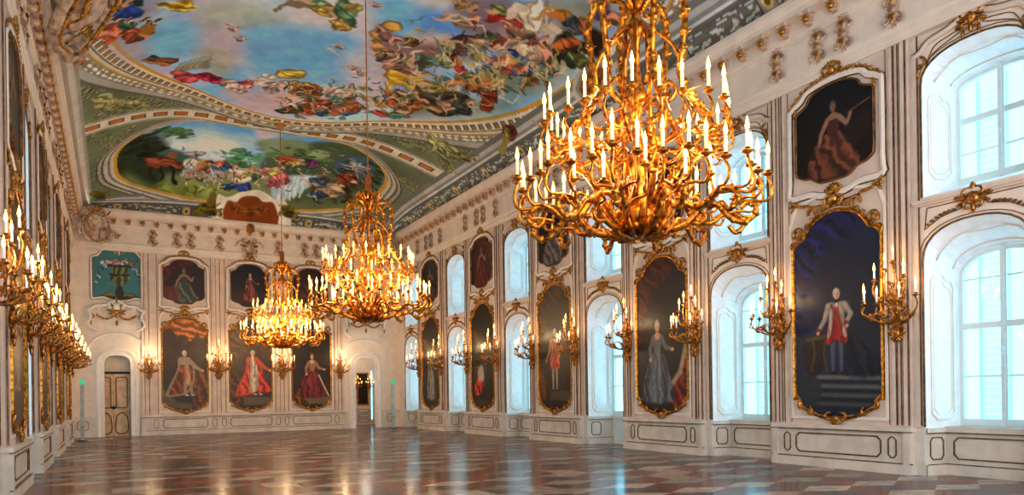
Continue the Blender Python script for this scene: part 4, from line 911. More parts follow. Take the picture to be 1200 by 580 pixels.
def portrait(wall, x, kind, P, label, name='portrait', large=True):
    out = {'L': OUT_L, 'B': OUT_B, 'S': OUT_S, 'T': OUT_T}[kind]
    wx, rz = {'R': (XR, -PI / 2), 'L': (XL, PI / 2), 'B': (0, 0)}[wall]
    loc = (x, D, 0) if wall == 'B' else (wx, x, 0)
    zb = .80 if large else 5.2
    t = empty(name, (loc[0], loc[1], zb), rz); tag(t, label, 'painting', 'full-length portraits in gilded frames' if large else 'small portraits above the large ones')
    ch = [canvas(P, out, t), link('frame', FR[kind], t)]
    if large: ch += [link('crest', CRE[kind], t), link('shell_foot', FOO[kind], t)] + [link('corner_volute', v, t) for v in VOL[kind]]
    else: ch += [link('flower_garland', GAR[kind], t)]
    for c in ch: c.location.z = -zb
    return t
def PL(seed): return Paint(-.96, .96, .86, 4.74, 62, seed)
def PSm(seed): return Paint(-.86, .86, 5.2, 7.08, 62, seed)
def flr(P, col, z): P.poly([(-1, .8), (1, .8), (1, z), (-1, z + .05)], col, .9, .15, (1.5, 30, .12))
# right wall, from the near one to the far one
P = PL(21); bg(P, (.10, .13, .25), (.11, .15, .24), (.07, .10, .28), -1); P.blob([(-.2, 3.9), (.7, 4.0), (.95, 2.4), (.2, 2.3), (-.3, 2.8)], (.09, .11, .17), .7, .5)
for i in range(4): P.poly([(-.55 - .1 * i, 1.72 - .16 * i), (.95, 1.66 - .16 * i), (.95, 1.58 - .16 * i), (-.5 - .1 * i, 1.63 - .16 * i)], (.42 - .05 * i, .41 - .05 * i, .40 - .04 * i), .9, .04); P.poly([(-.55 - .1 * i, 1.63 - .16 * i), (.95, 1.58 - .16 * i), (.95, 1.50 - .16 * i), (-.6 - .1 * i, 1.56 - .16 * i)], (.10, .11, .14), .8, .04)
P.ell(-.62, 1.42, .30, .34, (.16, .18, .21), .9, 0, .2); P.blob([(-.75, 2.3), (-.25, 2.36), (-.2, 2.2), (-.35, 1.75), (-.62, 1.75)], (.13, .10, .09), .9, .05); P.blob([(.2, 2.4), (.75, 2.1), (.9, 1.7), (.2, 1.7)], (.05, .06, .12), .8, .1, (.5, 20, .5))
P.stroke([(-.62, 2.38), (-.16, 2.42)], .035, (.34, .25, .16)); P.stroke([(-.50, 2.36), (-.46, 2.1), (-.54, 1.8)], .03, (.30, .21, .13)); P.stroke([(-.22, 2.38), (-.26, 2.1), (-.2, 1.78)], .03, (.30, .21, .13))
man(P, .02, 1.72, 1.62, (.64, .59, .53), (.54, .11, .10), (.28, .32, .40), sash=(.50, .20, .14), arm=-1, skirt=(.58, .09, .09))
portrait('R', PIERS[1], 'L', P, 'dark blue full-length portrait of a man in white coat and red breeches standing on steps')
P = PL(22); bg(P, (.12, .10, .12), (.12, .12, .14), (.28, .10, .09), -1); flr(P, (.16, .13, .12), 1.2); P.blob([(.95, 2.4), (.7, 2.2), (.55, 1.7), (.2, 1.35), (.3, 1.15), (.95, 1.1)], (.44, .11, .12), .95, .06, (.8, 20, .4)); P.stroke([(.86, 2.5), (.66, 1.9), (.30, 1.55)], .07, (.68, .60, .46), .9, .06)
lady(P, -.14, 1.22, 2.0, (.30, .33, .37), (.42, .42, .40), panel=(.40, .43, .46), wide=.50)
portrait('R', PIERS[2], 'L', P, 'dark full-length portrait of a woman in grey gown with red drapery at lower right')
P = PL(23); bg(P, (.10, .09, .08), (.08, .08, .09), (.20, .13, .09), -1); P.poly([(-.2, 1.55), (.9, 1.5), (.9, 1.2), (-.3, 1.25)], (.30, .28, .24), .8, .08); man(P, .02, 1.50, 1.95, (.68, .46, .28), (.70, .25, .14), (.62, .58, .54), sash=(.6, .2, .16), skirt=(.72, .20, .12)); P.blob([(-.95, 2.2), (-.55, 2.0), (-.5, 1.3), (-.95, 1.2)], (.42, .22, .12), .8, .1, (.3, 20, .4))
portrait('R', PIERS[3], 'L', P, 'full-length portrait of a man in orange red coat with white stockings on dark ground')
P = PL(24); bg(P, (.06, .06, .08), (.10, .09, .09)); man(P, .05, 1.6, 1.75, (.16, .14, .16), (.30, .18, .14), (.3, .26, .24)); P.blob([(-.7, 1.75), (-.3, 2.1), (.05, 2.0), (-.1, 1.5), (-.6, 1.4)], (.70, .16, .16), .95, .08, (.6, 20, .4)); P.blob([(-.4, 2.3), (-.05, 2.5), (.1, 2.0), (-.3, 1.9)], (.74, .70, .66), .9, .08); flr(P, (.22, .19, .16), 1.25)
portrait('R', PIERS[4], 'L', P, 'dark full-length portrait with a red cloak spread low at the left')
P = PL(25); bg(P, (.12, .10, .09), (.10, .09, .08), (.16, .09, .07), 1); lady(P, 0, 1.3, 2.0, (.44, .42, .40), (.5, .47, .42), panel=(.56, .54, .52), wide=.42)
portrait('R', PIERS[5], 'L', P, 'brown full-length portrait of a pale grey gowned figure farthest along the window wall')
# back wall
P = PL(26); bg(P, (.24, .16, .09), (.20, .13, .07)); P.blob([(-.8, 4.7), (.85, 4.7), (.85, 4.1), (.62, 3.9), (.45, 4.05), (.2, 3.75), (0, 4.0), (-.3, 3.95), (-.5, 4.25), (-.85, 4.2)], (.66, .38, .10), .95, .06, (1.4, 26, .35)); P.blob([(.35, 2.5), (.8, 2.3), (.85, 1.0), (.3, 1.05)], (.36, .18, .07), .9, .08, (.4, 20, .5)); P.poly([(-.85, 1.9), (-.3, 1.3), (.3, 1.2), (.2, 1.02), (-.85, 1.05)], (.42, .36, .26), .8, .1); robed(P, -.02, 1.55, 1.9, (.46, .22, .10), (.66, .50, .36))
portrait('B', BAYS[0], 'B', P, 'end wall portrait of a man in ermine edged robe under a golden canopy')
P = PL(27); bg(P, (.30, .22, .13), (.20, .14, .09), (.30, .20, .09), -1); P.poly([(-.8, 1.5), (.8, 1.45), (.8, 1.1), (-.8, 1.15)], (.44, .38, .30), .8, .1); P.blob([(-.85, 2.4), (-.45, 2.3), (-.3, 1.2), (-.85, 1.1)], (.32, .18, .08), .9, .08, (.5, 24, .4)); robed(P, .08, 1.55, 1.95, (.74, .24, .13), (.68, .64, .56), (.74, .30, .18)); P.blob([(.38, 2.5), (.62, 2.1), (.80, 1.75), (.55, 1.65), (.35, 1.8)], (.78, .22, .13), .95, .05, (.5, 24, .4)); P.blob([(.0, 3.1), (.14, 3.1), (.28, 2.0), (.22, 1.75), (-.06, 1.75)], (.72, .68, .60), .9, .05, (.1, 30, .2))
portrait('B', BAYS[1], 'B', P, 'end wall portrait of a figure in scarlet cloak and white robe, middle one of three')
P = PL(28); bg(P, (.18, .15, .12), (.18, .13, .08)); P.poly([(-.3, 1.5), (.8, 1.5), (.8, 1.12), (-.6, 1.12)], (.50, .44, .34), .8, .1); P.blob([(-.85, 1.5), (-.4, 1.45), (-.1, 1.2), (-.2, 1.0), (-.85, 1.0)], (.40, .24, .10), .9, .08, (.5, 24, .5)); lady(P, .02, 1.45, 1.95, (.40, .11, .11), (.56, .40, .30), hair=(.42, .32, .26), panel=(.46, .14, .13), wide=.60); P.stroke([(.3, 2.4), (.6, 1.75), (.72, 1.5)], .03, (.84, .80, .72), .9)
portrait('B', BAYS[2], 'B', P, 'end wall portrait of a woman in a wide wine red gown')
# upper tier
SKD = (.58, .42, .33)
def seated(P, gown, drape=None, sd=1, b=((.05, .04, .04), (.10, .06, .05))):
    bg(P, *b, drape, sd); k = 1.
    P.blob([(-.55, 5.4), (-.45, 5.9), (-.12, 6.15), (.12, 6.15), (.35, 5.85), (.55, 5.45), (.1, 5.3)], gown, 1, .05, (.5, 24, .4)); P.blob([(-.12, 6.42), (.12, 6.42), (.1, 6.1), (-.1, 6.1)], tuple(v * .8 for v in gown), 1, .03); P.ell(0, 6.42, .11, .06, SKD); P.stroke([(0, 6.42), (0, 6.54)], .035, SKD)
    P.stroke([(.12, 6.38), (.28, 6.2), (.36, 6.36)], [.05, .045, .03], SKD); P.stroke([(-.12, 6.38), (-.26, 6.15), (-.3, 5.95)], [.05, .045, .03], SKD); head(P, 0, 6.58, .075, (.36, .32, .30), SKD, big=1.2)
P = PSm(31); seated(P, (.36, .20, .14)); P.stroke([(.30, 6.38), (.5, 6.44), (.74, 6.5)], .012, (.5, .34, .22)); P.blob([(.2, 6.1), (.7, 6.3), (.75, 6.0), (.4, 5.8)], (.16, .10, .08), .8, .1)
portrait('R', PIERS[1], 'S', P, 'small nearly black portrait of a seated woman raising one hand, above the blue portrait', large=False)
P = PSm(32); seated(P, (.20, .10, .09), (.18, .07, .06)); portrait('R', PIERS[2], 'S', P, 'small dark portrait behind the nearest chandelier above the grey gowned woman', large=False)
P = PSm(33); seated(P, (.34, .32, .32), None, 1, ((.07, .06, .06), (.10, .09, .09))); portrait('R', PIERS[3], 'S', P, 'small dark portrait of a grey figure below the chandelier candles', large=False)
P = PSm(34); seated(P, (.32, .08, .07), (.34, .10, .08), 1, ((.18, .06, .06), (.20, .07, .06))); portrait('R', PIERS[4], 'S', P, 'small dark red portrait between two upper windows', large=False)
P = PSm(35); seated(P, (.26, .20, .16)); portrait('R', PIERS[5], 'S', P, 'small brown portrait farthest along the window wall', large=False)
P = PSm(36); seated(P, (.28, .30, .24), (.32, .10, .07), -1, ((.16, .08, .06), (.12, .07, .05))); P.blob([(-.75, 5.9), (-.3, 5.9), (-.2, 5.45), (-.75, 5.45)], (.46, .14, .09), .8, .15); portrait('B', BAYS[0], 'T', P, 'small end wall portrait of a seated lady in a silver green gown', large=False)
P = PSm(37); bg(P, (.07, .05, .06), (.16, .09, .06)); P.poly([(-.75, 5.95), (.75, 5.85), (.75, 5.4), (-.75, 5.4)], (.24, .14, .09), .7, .2); lady(P, .02, 5.52, 1.16, (.50, .24, .20), (.44, .22, .2), wide=.42); portrait('B', BAYS[1], 'T', P, 'small end wall portrait of a standing girl in a pink dress', large=False)
P = PSm(38); bg(P, (.20, .10, .08), (.24, .14, .10)); P.blob([(-.6, 5.3), (-.3, 6.2), (.1, 6.6), (.5, 6.1), (.65, 5.3)], (.30, .18, .13), .9, .15, (.5, 24, .4)); head(P, .05, 6.55, .08, (.3, .22, .18)); portrait('B', BAYS[2], 'T', P, 'small reddish brown end wall portrait half hidden by chandelier candles', large=False)
# left wall, seen edge-on
LN = ['nearest', 'second nearest', 'third nearest', 'farthest']
for i, k in enumerate((2, 3, 4, 5)):
    P = PL(40 + i); bg(P, (.10, .09, .09), (.14, .11, .09), (.20, .10, .08), 1); (man if i % 2 else robed)(P, 0, 1.6, 1.8, (.36, .26, .20), (.4, .2, .16), *(((.5, .46, .42),) if i % 2 else ()))
    portrait('L', PIERS[k], 'L', P, LN[i] + ' tall dark portrait on the left wall, seen edge-on')
    P = PSm(50 + i); seated(P, (.24, .16, .13)); portrait('L', PIERS[k], 'S', P, LN[i] + ' small dark portrait high on the left wall, seen edge-on', large=False)
# flower vase panels above the doors
def vase_panel(x, label):
    P = Paint(-1.0, 1.0, 5.1, 7.35, 60, 61); P.c[:] = lerp((.20, .42, .44), (.28, .52, .54), P.n1)
    d = (.16, .17, .10); g_ = (.36, .36, .18)
    P.poly([(-.62, 5.42), (-.5, 5.58), (.5, 5.58), (.66, 5.42), (.6, 5.3), (-.6, 5.3)], d, 1, .04); P.blob([(-.5, 5.56), (0, 5.62), (.45, 5.56), (.5, 5.46), (-.55, 5.46)], g_, .9, .06, (1.5, 20, .3))
    P.stroke([(0, 5.58), (0, 5.86)], [.16, .08], d); P.blob([(-.34, 6.30), (.34, 6.30), (.30, 6.08), (.12, 5.86), (-.12, 5.86), (-.30, 6.08)], g_, 1, .04, (0, 24, .4)); P.stroke([(-.32, 6.3), (.32, 6.3)], .04, d); P.stroke([(-.12, 6.3), (-.16, 6.6)], .08, d); P.blob([(-.2, 6.34), (.2, 6.34), (.26, 6.62), (-.26, 6.62)], g_, 1, .04, (0, 30, .4)); P.stroke([(-.36, 6.64), (.36, 6.64)], .045, d)
    r = random.Random(3)
    for sg in (-1, 1):
        for i in range(40): t = r.random(); P.ell(sg * (.40 + .38 * t + r.gauss(0, .05)), 6.72 - .75 * t * t + r.gauss(0, .09), .05, .028, r.choice([(.10, .26, .26), (.14, .32, .24), (.30, .42, .50), (.76, .78, .78)]), .9, r.uniform(0, 3))
    for i in range(60): a = r.uniform(0, PI); q = r.random() ** .5; P.ell(.52 * q * math.cos(a) * 1.2, 6.70 + .22 * q * math.sin(a), .06, .05, r.choice([(.78, .62, .60), (.86, .80, .78), (.62, .38, .42), (.70, .66, .74), (.44, .26, .28), (.30, .40, .24)]), .95, 0, .4)
    o = smooth_path(mirror([(0, 5.32), (.3, 5.36), (.55, 5.44), (.86, 5.40), (.90, 5.5), (.90, 6.4), (.90, 6.84), (.84, 6.92), (.70, 6.96), (.56, 7.16), (.3, 7.22), (0, 7.24)]), 3, True)
    t = empty('painted_panel', (x, D, 5.2)); tag(t, label, 'painting', 'flower vase panels above the doors')
    mb = MB(); mb.ring(o, [(-.01, 0), (-.01, -.035), (.02, -.05), (.05, -.06), (.085, -.04), (.10, 0)]); f = mb.build('frame', M['white'], t, (0, 0, -5.2))
    mb = MB(); mb.ring(o, [(-.012, -.02), (-.012, -.045), (.016, -.056), (.02, -.04)]); mb.ring(o, [(.085, -.03), (.10, -.03), (.11, 0)]); link('gilt_fillet', mb.mesh('gilt_fillet'), f).data.materials.append(M['gilt'])
    mb = MB(); cartouche(mb, 0, 7.32, 1.2); mb.build('crest', M['relief'], t, (0, 0, -5.2))
    canvas(P, o, t, -.012).location.z = -5.2
vase_panel(.24, 'turquoise panel painted with a stone vase of flowers above the closed door'); vase_panel(9.95, 'turquoise painted panel above the open door, mostly behind the middle chandelier')
# carved overdoors
def overdoor(x, label):
    t = empty('overdoor_ornament', (x, D - .15, 4.15)); tag(t, label, 'ornament', 'carved overdoors')
    a = MB(); arc_ = smooth_path([(-1.0, 4.86), (-.86, 4.90), (-.70, 5.02), (-.36, 5.06), (0, 5.24), (.36, 5.06), (.70, 5.02), (.86, 4.90), (1.0, 4.86)], 4)
    a.ring(arc_, [(-.07, 0), (-.07, -.06), (-.02, -.09), (.04, -.06), (.04, 0)], False)
    for sg in (-1, 1):
        a.tube(smooth_path([(sg * .94, -.05, 4.86), (sg * .86, -.07, 4.6), (sg * .98, -.06, 4.36), (sg * .84, -.05, 4.18), (sg * .66, -.04, 4.10)], 4), .05, 6); scroll(a, sg * .88, 4.30, .12, PI / 2, PI / 2 - sg * 4.4, .035); scroll(a, sg * .16, 5.08, .13, -PI / 2, -PI / 2 + sg * 4.4, .04, -.07); scroll(a, sg * .55, 4.96, .10, -PI / 2, -PI / 2 + sg * 4.4, .03, -.06)
    a.ball((0, -.06, 5.02), .13, .06, .15, 0, 8, 6); a.build('scrollwork', M['white'], t, (0, 0, -4.15))
    g = MB()
    for sg in (-1, 1):
        for i in range(9): tt = i / 8; flower(g, sg * (.08 + .58 * tt), 4.66 - .13 * math.sin(PI * tt) + .03 * tt, .05, -.05)
        scroll(g, sg * .84, 4.62, .10, PI / 2, PI / 2 + sg * 4.4, .022, -.06); leaf(g, sg * .86, 4.5, .24, .06, -PI / 2, -.06); leaf(g, sg * .1, 5.02, .2, .06, PI / 2 - sg * .6, -.09)
        g.ring([(p[0], p[1]) for p in arc_], [(-.09, 0), (-.09, -.03), (-.07, -.06)], False) if sg > 0 else None
    cartouche(g, 0, 4.84, 1.1); leaf(g, 0, 5.15, .26, .09, PI / 2, -.10); leaf(g, 0, 4.52, .24, .10, -PI / 2, -.06)
    g.build('gilded_garland', M['giltb'], t, (0, 0, -4.15))
overdoor(DC1, 'white and gold carved overdoor with flower swags above the closed door'); overdoor(DC2, 'white and gold carved overdoor above the open door')

# ------------------------------------------------------------------ doors
def casing(c, name):
    mb = MB(); o = [(c - DHW, 0)] + [(c + p[0], p[1]) for p in doorA] + [(c + DHW, 0)]
    mb.ring(o, [(0, .02), (0, -.05), (.06, -.08), (.14, -.06), (.15, -.03), (.28, -.05), (.30, 0)], False)
    loft(mb, o, o, 0, .34)
    o2 = [(c - DHW - .25, 3.15)] + [(c + p[0] * 1.36, 3.15 + (p[1] - 2.78) * 1.3) for p in doorA] + [(c + DHW + .25, 3.15)]
    mb.ring(o2, [(-.04, 0), (-.04, -.06), (.0, -.10), (.05, -.07), (.05, 0)], False)
    return struct(mb.build(name, M['white'], None, (0, D, 0)))
d1 = casing(DC1, 'door_1'); d2 = casing(DC2, 'door_2')
def lunette(d, c):
    mb = MB(); lo = arch_pts(DHW - .01, 2.78, 3.42); P_ = [(c + p[0], p[1]) for p in lo]
    mb.add([(x, .30, z) for x, z in [(c - DHW, 2.52)] + P_ + [(c + DHW, 2.52)]], [tuple(range(len(P_) + 2))])
    for sg in (-1, 1):
        mb.line([(c + sg * .10, 2.66), (c + sg * .58, 2.66), (c + sg * .58, 2.86), (c + sg * .46, 3.10), (c + sg * .26, 3.22), (c + sg * .10, 3.26)], .04, .30, .03)
    mb.box(c - .025, c + .025, .26, .30, 2.54, 3.26)
    o = mb.build('lunette', M['doorw'], d); mb = MB(); mb.box(c - DHW, c + DHW - .1, .22, .30, 2.44, 2.53); mb.build('transom_bar', M['dark'], o)
lunette(d1, DC1)
def leaf_door(d, c, w, h, sg):      # one leaf, hinge side irrelevant, drawn around c
    mb = MB(); mb.box(c - w / 2, c + w / 2, .26, .32, .0, h)
    l = mb.build('door_leaf', M['door'], d); g = MB()
    g.ring(octo(c - w * .34, c + w * .34, 1.12, h - .14, .04), [(-.02, .26), (-.02, .235), (.02, .235), (.03, .26)])
    g.ring(smooth_path([(c - w * .34, .16), (c + w * .34, .16), (c + w * .34, .70), (c + w * .20, .84), (c, .92), (c - w * .20, .84), (c - w * .34, .70)], 3, True), [(-.02, .26), (-.02, .235), (.02, .235), (.03, .26)])
    g.build('leaf_panel', M['gilt'], l); return l
la = leaf_door(d1, DC1 - .44, .58, 2.44, 1); lb = leaf_door(d1, DC1 + .14, .56, 2.44, -1)
mb = MB(); mb.box(DC1 + .43, DC1 + DHW, .27, .33, 0, 2.44); mb.line(octo(DC1 + .48, DC1 + .70, .2, 2.2, .03), .02, .27, .02); mb.build('side_panel', M['door'], d1)
mb = MB(); mb.box(DC1 - DHW, DC1 + DHW, .335, .36, 0, 3.5); mb.build('dark_backing', M['shadow'], d1)  # added sheet behind the leaves, its dark colour gives the gaps their shade
mb = MB(); mb.ball((DC1 - .15, .22, 1.12), .10, .03, .06); mb.tube([(DC1 - .15, .37, 1.12), (DC1 - .15, .30, 1.12), (DC1 - .25, .29, 1.12)], .014); mb.build('handle', M['dark'], la)
# the room beyond the open door
E_ = D + .5
mb = MB(); mb.quad((8.9, D + 3.6, 0), (8.9, E_, 0), (8.9, E_, 4.4), (8.9, D + 3.6, 4.4)); mb.quad((13, D + 3.6, 0), (13, E_, 0), (13, E_, 4.4), (13, D + 3.6, 4.4)); mb.quad((8.9, E_, 4.4), (13, E_, 4.4), (13, D + 3.6, 4.4), (8.9, D + 3.6, 4.4)); mb.quad((10.76, E_, 0), (13, E_, 0), (13, E_, 4.4), (10.76, E_, 4.4)); mb.quad((8.9, E_, 0), (9.28, E_, 0), (9.28, E_, 4.4), (8.9, E_, 4.4))
yb = D + 3.6
for x0, x1, z0, z1 in ((8.9, 10.30, 0, 4.4), (10.44, 11.44, 0, 4.4), (11.54, 13, 0, 4.4), (10.30, 10.44, 2.72, 4.4), (11.44, 11.54, 2.72, 4.4), (10.30, 10.44, 0, .8), (11.44, 11.54, 0, .25)): mb.box(x0, x1, yb, yb + .2, z0, z1)
mb.box(10.66, 11.36, yb - .10, yb, 0, .85)
struct(mb.build('wall_beyond', M['plaster']))
mb = MB(); mb.quad((8.9, D - .02, -.004), (13, D - .02, -.004), (13, yb, -.004), (8.9, yb, -.004)); struct(mb.build('floor_beyond', M['door']))
mb = MB()
for z in (.14, .38, .62): mb.line(octo(10.74, 11.28, z, z + .16, .02), .02, yb - .10, .015)
struct(mb.build('trim_5', M['gilt']))
t = empty('mirror', (11.01, yb, 1.05)); tag(t, 'dark framed mirror seen through the open door', 'mirror')
mb = MB(); mb.box(-.24, .24, -.02, -.005, 0, 1.5); mb.build('dark_glass', mat('dark_mirror', (.12, .06, .05), .25), t); mb = MB(); mb.ring([(-.24, 0), (.24, 0), (.24, 1.5), (-.24, 1.5)], [(0, -.01), (0, -.04), (.05, -.05), (.07, 0)]); mb.build('frame', M['frame'], t)
# exit posts
def post(x, y, label):
    t = empty('exit_post', (x, y, 0)); tag(t, label, 'exit light', 'slim exit light posts')
    mb = MB(); mb.box(-.062, .062, -.04, .04, .02, 1.98); mb.box(-.042, .042, -.046, .046, .05, 1.95); mb.build('glass_column', M['steleb'], t)
    mb = MB(); mb.box(-.064, .064, -.042, .042, 1.98, 2.16); mb.box(-.045, .045, -.048, -.04, 2.0, 2.14); mb.build('green_lamp', M['steleg'], t)
    mb = MB(); mb.lathe([(0, .03), (.16, .025), (.18, .01), (.18, 0), (0, 0)], n=20); mb.build('base_plate', M['dark'], t)
post(-.98, 29.6, 'slim bluish exit light post with green head beside the closed door'); post(10.83, 30.79, 'slim bluish exit light post with green head right of the open door')
# ------------------------------------------------------------------ stucco drops on the frieze, cartouches
b_ = MB()
for k, (z, r) in enumerate(((8.06, .07), (7.92, .085), (7.76, .07), (7.62, .095))):
    b_.ball((0, -.13, z), r * .5, .035, r * .8)
    for sg in (-1, 1): scroll(b_, sg * .07, z - .02, r * .75, PI / 2, PI / 2 - sg * 4.3 * (1 if k % 2 else -1), .018, -.13); leaf(b_, sg * .03, z, .11, .04, -PI / 2 + sg * .7, -.13)
for k in range(5): leaf(b_, 0, 7.56, .14, .05, PI * (1.2 + .15 * k), -.13)
b_.box(-.07, .07, -.12, -.09, 7.5, 8.06)
dr_w = b_.mesh('scrollwork'); dr_w.materials.append(M['relief'])
b_ = MB(); flower(b_, 0, 0, .045, -.17); leaf(b_, 0, -.03, .12, .04, -PI / 2, -.16)
dr_g = b_.mesh('gilded_flower'); dr_g.materials.append(M['giltb'])
def drop(wall, x, label):
    loc, rz = {'R': ((XR, x, 7.4), -PI / 2), 'L': ((XL, x, 7.4), PI / 2), 'B': ((x, D, 7.4), 0)}[wall]
    t = empty('stucco_drop', loc, rz); t.scale = (1.4, 1.1, 1.05); tag(t, label, 'ornament', 'stucco drops on the frieze')
    link('scrollwork', dr_w, t, (0, 0, -7.4)); link('gilded_flower', dr_g, t, (0, 0, .58)); link('gilded_flower', dr_g, t, (0, 0, .26))
POS = ['outer left', 'inner left', 'inner right', 'outer right']
WHO = {1: 'the seated woman raising her hand', 2: 'the small portrait behind the nearest chandelier', 3: 'the grey small portrait', 4: 'the dark red small portrait', 5: 'the farthest small portrait of the window wall'}
for k in range(1, 6):
    for p, o in zip(POS, (1.22, .27, -.27, -1.22)): drop('R', PIERS[k] + o, p + ' stucco drop on the frieze above ' + WHO[k])
for i, k in enumerate((2, 3, 4, 5)):
    for p, o in zip(POS, (-1.22, -.27, .27, 1.22)): drop('L', PIERS[k] + o, p + ' stucco drop on the left wall frieze, %s portrait bay' % LN[i])
for x, l in ((1.42, 'at the left end of the end wall frieze'), (2.30, 'above the lady in silver green, left of the pair'), (2.80, 'above the lady in silver green, right of the pair'), (3.90, 'on the end wall frieze left of the central cartouche'), (6.25, 'on the end wall frieze right of the central cartouche'), (7.35, 'above the reddish end wall portrait, left of the pair'), (7.85, 'above the reddish end wall portrait, right of the pair'), (8.80, 'at the right end of the end wall frieze')): drop('B', x, 'stucco drop ' + l)
t = empty('stucco_cartouche', (5.07, D - .05, 7.22)); tag(t, 'crowned stucco cartouche in the middle of the end wall frieze', 'ornament')
b_ = MB(); b_.ball((0, -.16, 7.62), .14, .07, .24, 0, 10, 8)
for sg in (-1, 1):
    for z, r in ((7.9, .16), (7.5, .15), (7.3, .12)): scroll(b_, sg * .17, z, r, -PI / 2, -PI / 2 + sg * 4.4, .035, -.15)
    b_.tube(smooth_path([(sg * .1, -.14, 7.75), (sg * .3, -.16, 7.86), (sg * .46, -.15, 7.78), (sg * .56, -.13, 7.62)], 4), [.04] * 12 + [.02], 6)
b_.build('scrollwork', M['relief'], t, (0, 0, -7.1))
b_ = MB(); cartouche(b_, 0, 7.66, 1.2); b_.lathe([(.0, .0), (.16, .0), (.18, .05), (.14, .10), (.17, .20), (.10, .30), (.0, .34)], (0, -.42, 8.22), 10)
for k in range(6): leaf(b_, 0, 7.36, .22, .07, PI * (1.05 + .18 * k), -.15)
b_.build('gilded_crown', M['giltb'], t, (0, 0, -7.1))
# big rocaille cartouches that break over the cornice
def rocaille(loc, rot, s, label, sz=None):
    t = empty('rocaille_cartouche', loc); t.rotation_euler = rot; t.scale = (s, s, sz or s); tag(t, label, 'ornament', 'rocaille cartouches over the cornice')
    w = MB(); w.ball((0, -.10, .75), .62, .16, .50, 0, 16, 12)
    for sg in (-1, 1):
        w.tube(smooth_path([(sg * .2, -.1, .0), (sg * .75, -.16, .15), (sg * 1.0, -.14, .55), (sg * .85, -.12, .95), (sg * .45, -.16, 1.25), (sg * .1, -.18, 1.35)], 4), [.10 - .002 * i for i in range(21)], 7)
        scroll(w, sg * .35, 1.32, .26, -PI / 2, -PI / 2 + sg * 4.6, .07, -.14); scroll(w, sg * 1.05, .30, .28, PI / 2, PI / 2 - sg * 4.6, .07, -.12); scroll(w, sg * .5, .10, .24, PI / 2, PI / 2 + sg * 4.6, .06, -.12)
        w.tube(smooth_path([(sg * .85, -.12, .5), (sg * 1.3, -.16, .55), (sg * 1.65, -.12, .35), (sg * 1.95, -.10, .42)], 4), [.09, .09, .085, .08, .075, .07, .065, .06, .05, .045, .04, .03, .02], 6)
        for k in range(5): leaf(w, sg * (1.1 + .16 * k), .50 - .03 * k, .26, .10, PI / 2 - sg * (.5 + .1 * k), -.12)
    w.build('shell', M['relief'], t)
    g = MB()
    for sg in (-1, 1):
        g.tube(smooth_path([(sg * .2, -.19, .02), (sg * .75, -.25, .17), (sg * .98, -.23, .55), (sg * .83, -.21, .95), (sg * .43, -.25, 1.25)], 4), .035, 5)
        scroll(g, sg * .36, 1.30, .16, -PI / 2, -PI / 2 + sg * 4.6, .04, -.22); leaf(g, sg * 1.6, .45, .42, .09, PI / 2 - sg * 1.3, -.16); leaf(g, sg * .62, 1.2, .45, .09, PI / 2 - sg * .8, -.2)
        for k in range(4): leaf(g, sg * (.2 + .12 * k), .38 + .04 * k, .3, .05, PI / 2 - sg * (.1 + .2 * k), -.24)
    for k in range(7): leaf(g, 0, 1.30, .36, .09, PI * (.2 + .1 * k), -.2)
    g.tube(smooth_path([(-.2, -.19, .02), (0, -.22, -.02), (.2, -.19, .02)], 4), .035, 5); g.tube(smooth_path([(-.43, -.25, 1.25), (0, -.25, 1.34), (.43, -.25, 1.25)], 4), .03, 5)
    for sg in (-1, 1): g.tube([(sg * .98, -.23, .55), (sg * 1.3, -.2, .56), (sg * 1.62, -.16, .45)], .025, 5); g.tube([(sg * .3, -.20, .1), (sg * .25, -.24, .4)], .02, 5); g.tube([(sg * .25, -.24, .46), (sg * .56, -.24, .6)], .02, 5)
    g.build('gilded_edge', M['giltb'], t)
rocaille((XL + .42, 16.05, 8.35), (math.radians(38), 0, PI / 2), 1.15, 'big gold edged rocaille cartouche breaking over the left cornice at mid wall')
rocaille((XL + .78, D - .78, 7.42), (math.radians(8), 0, PI / 4), .6, 'rocaille cartouche in the far left corner of the cornice', .82)
rocaille((XR - .78, D - .78, 7.42), (math.radians(8), 0, -PI / 4), .6, 'rocaille cartouche in the far right corner of the cornice', .82)

# ------------------------------------------------------------------ candles, sconces, chandeliers
def candle_meshes(h, r, m):
    b = MB(); b.lathe([(0, 0), (r, 0), (r * .96, h), (r * .5, h + .006), (0, h + .004)], n=8); c = b.mesh('candle'); c.materials.append(m)
    b = MB(); b.lathe([(0.001, -.006), (r * .95, .016), (r * 1.25, .042), (r * .9, .078), (r * .4, .112), (0.001, .14)], (0, 0, h), 8); f = b.mesh('flame'); f.materials.append(M['flame'])
    return c, f
CA, FLM = candle_meshes(.19, .017, M['candle']); CA2, FLM2 = candle_meshes(.15, .0155, M['candle2'])
def candle(par, p, c=None, f=None):
    o = link('candle', c or CA, par, p); link('flame', f or FLM, o); return o
def pan(mb, p, r=.055):
    mb.lathe([(.008, -.06), (.018, -.05), (.014, -.035), (r * .5, -.022), (r, -.006), (r * 1.04, .004), (r * .5, .0), (.026, .002), (.028, .035), (.018, .035)], p, 8)
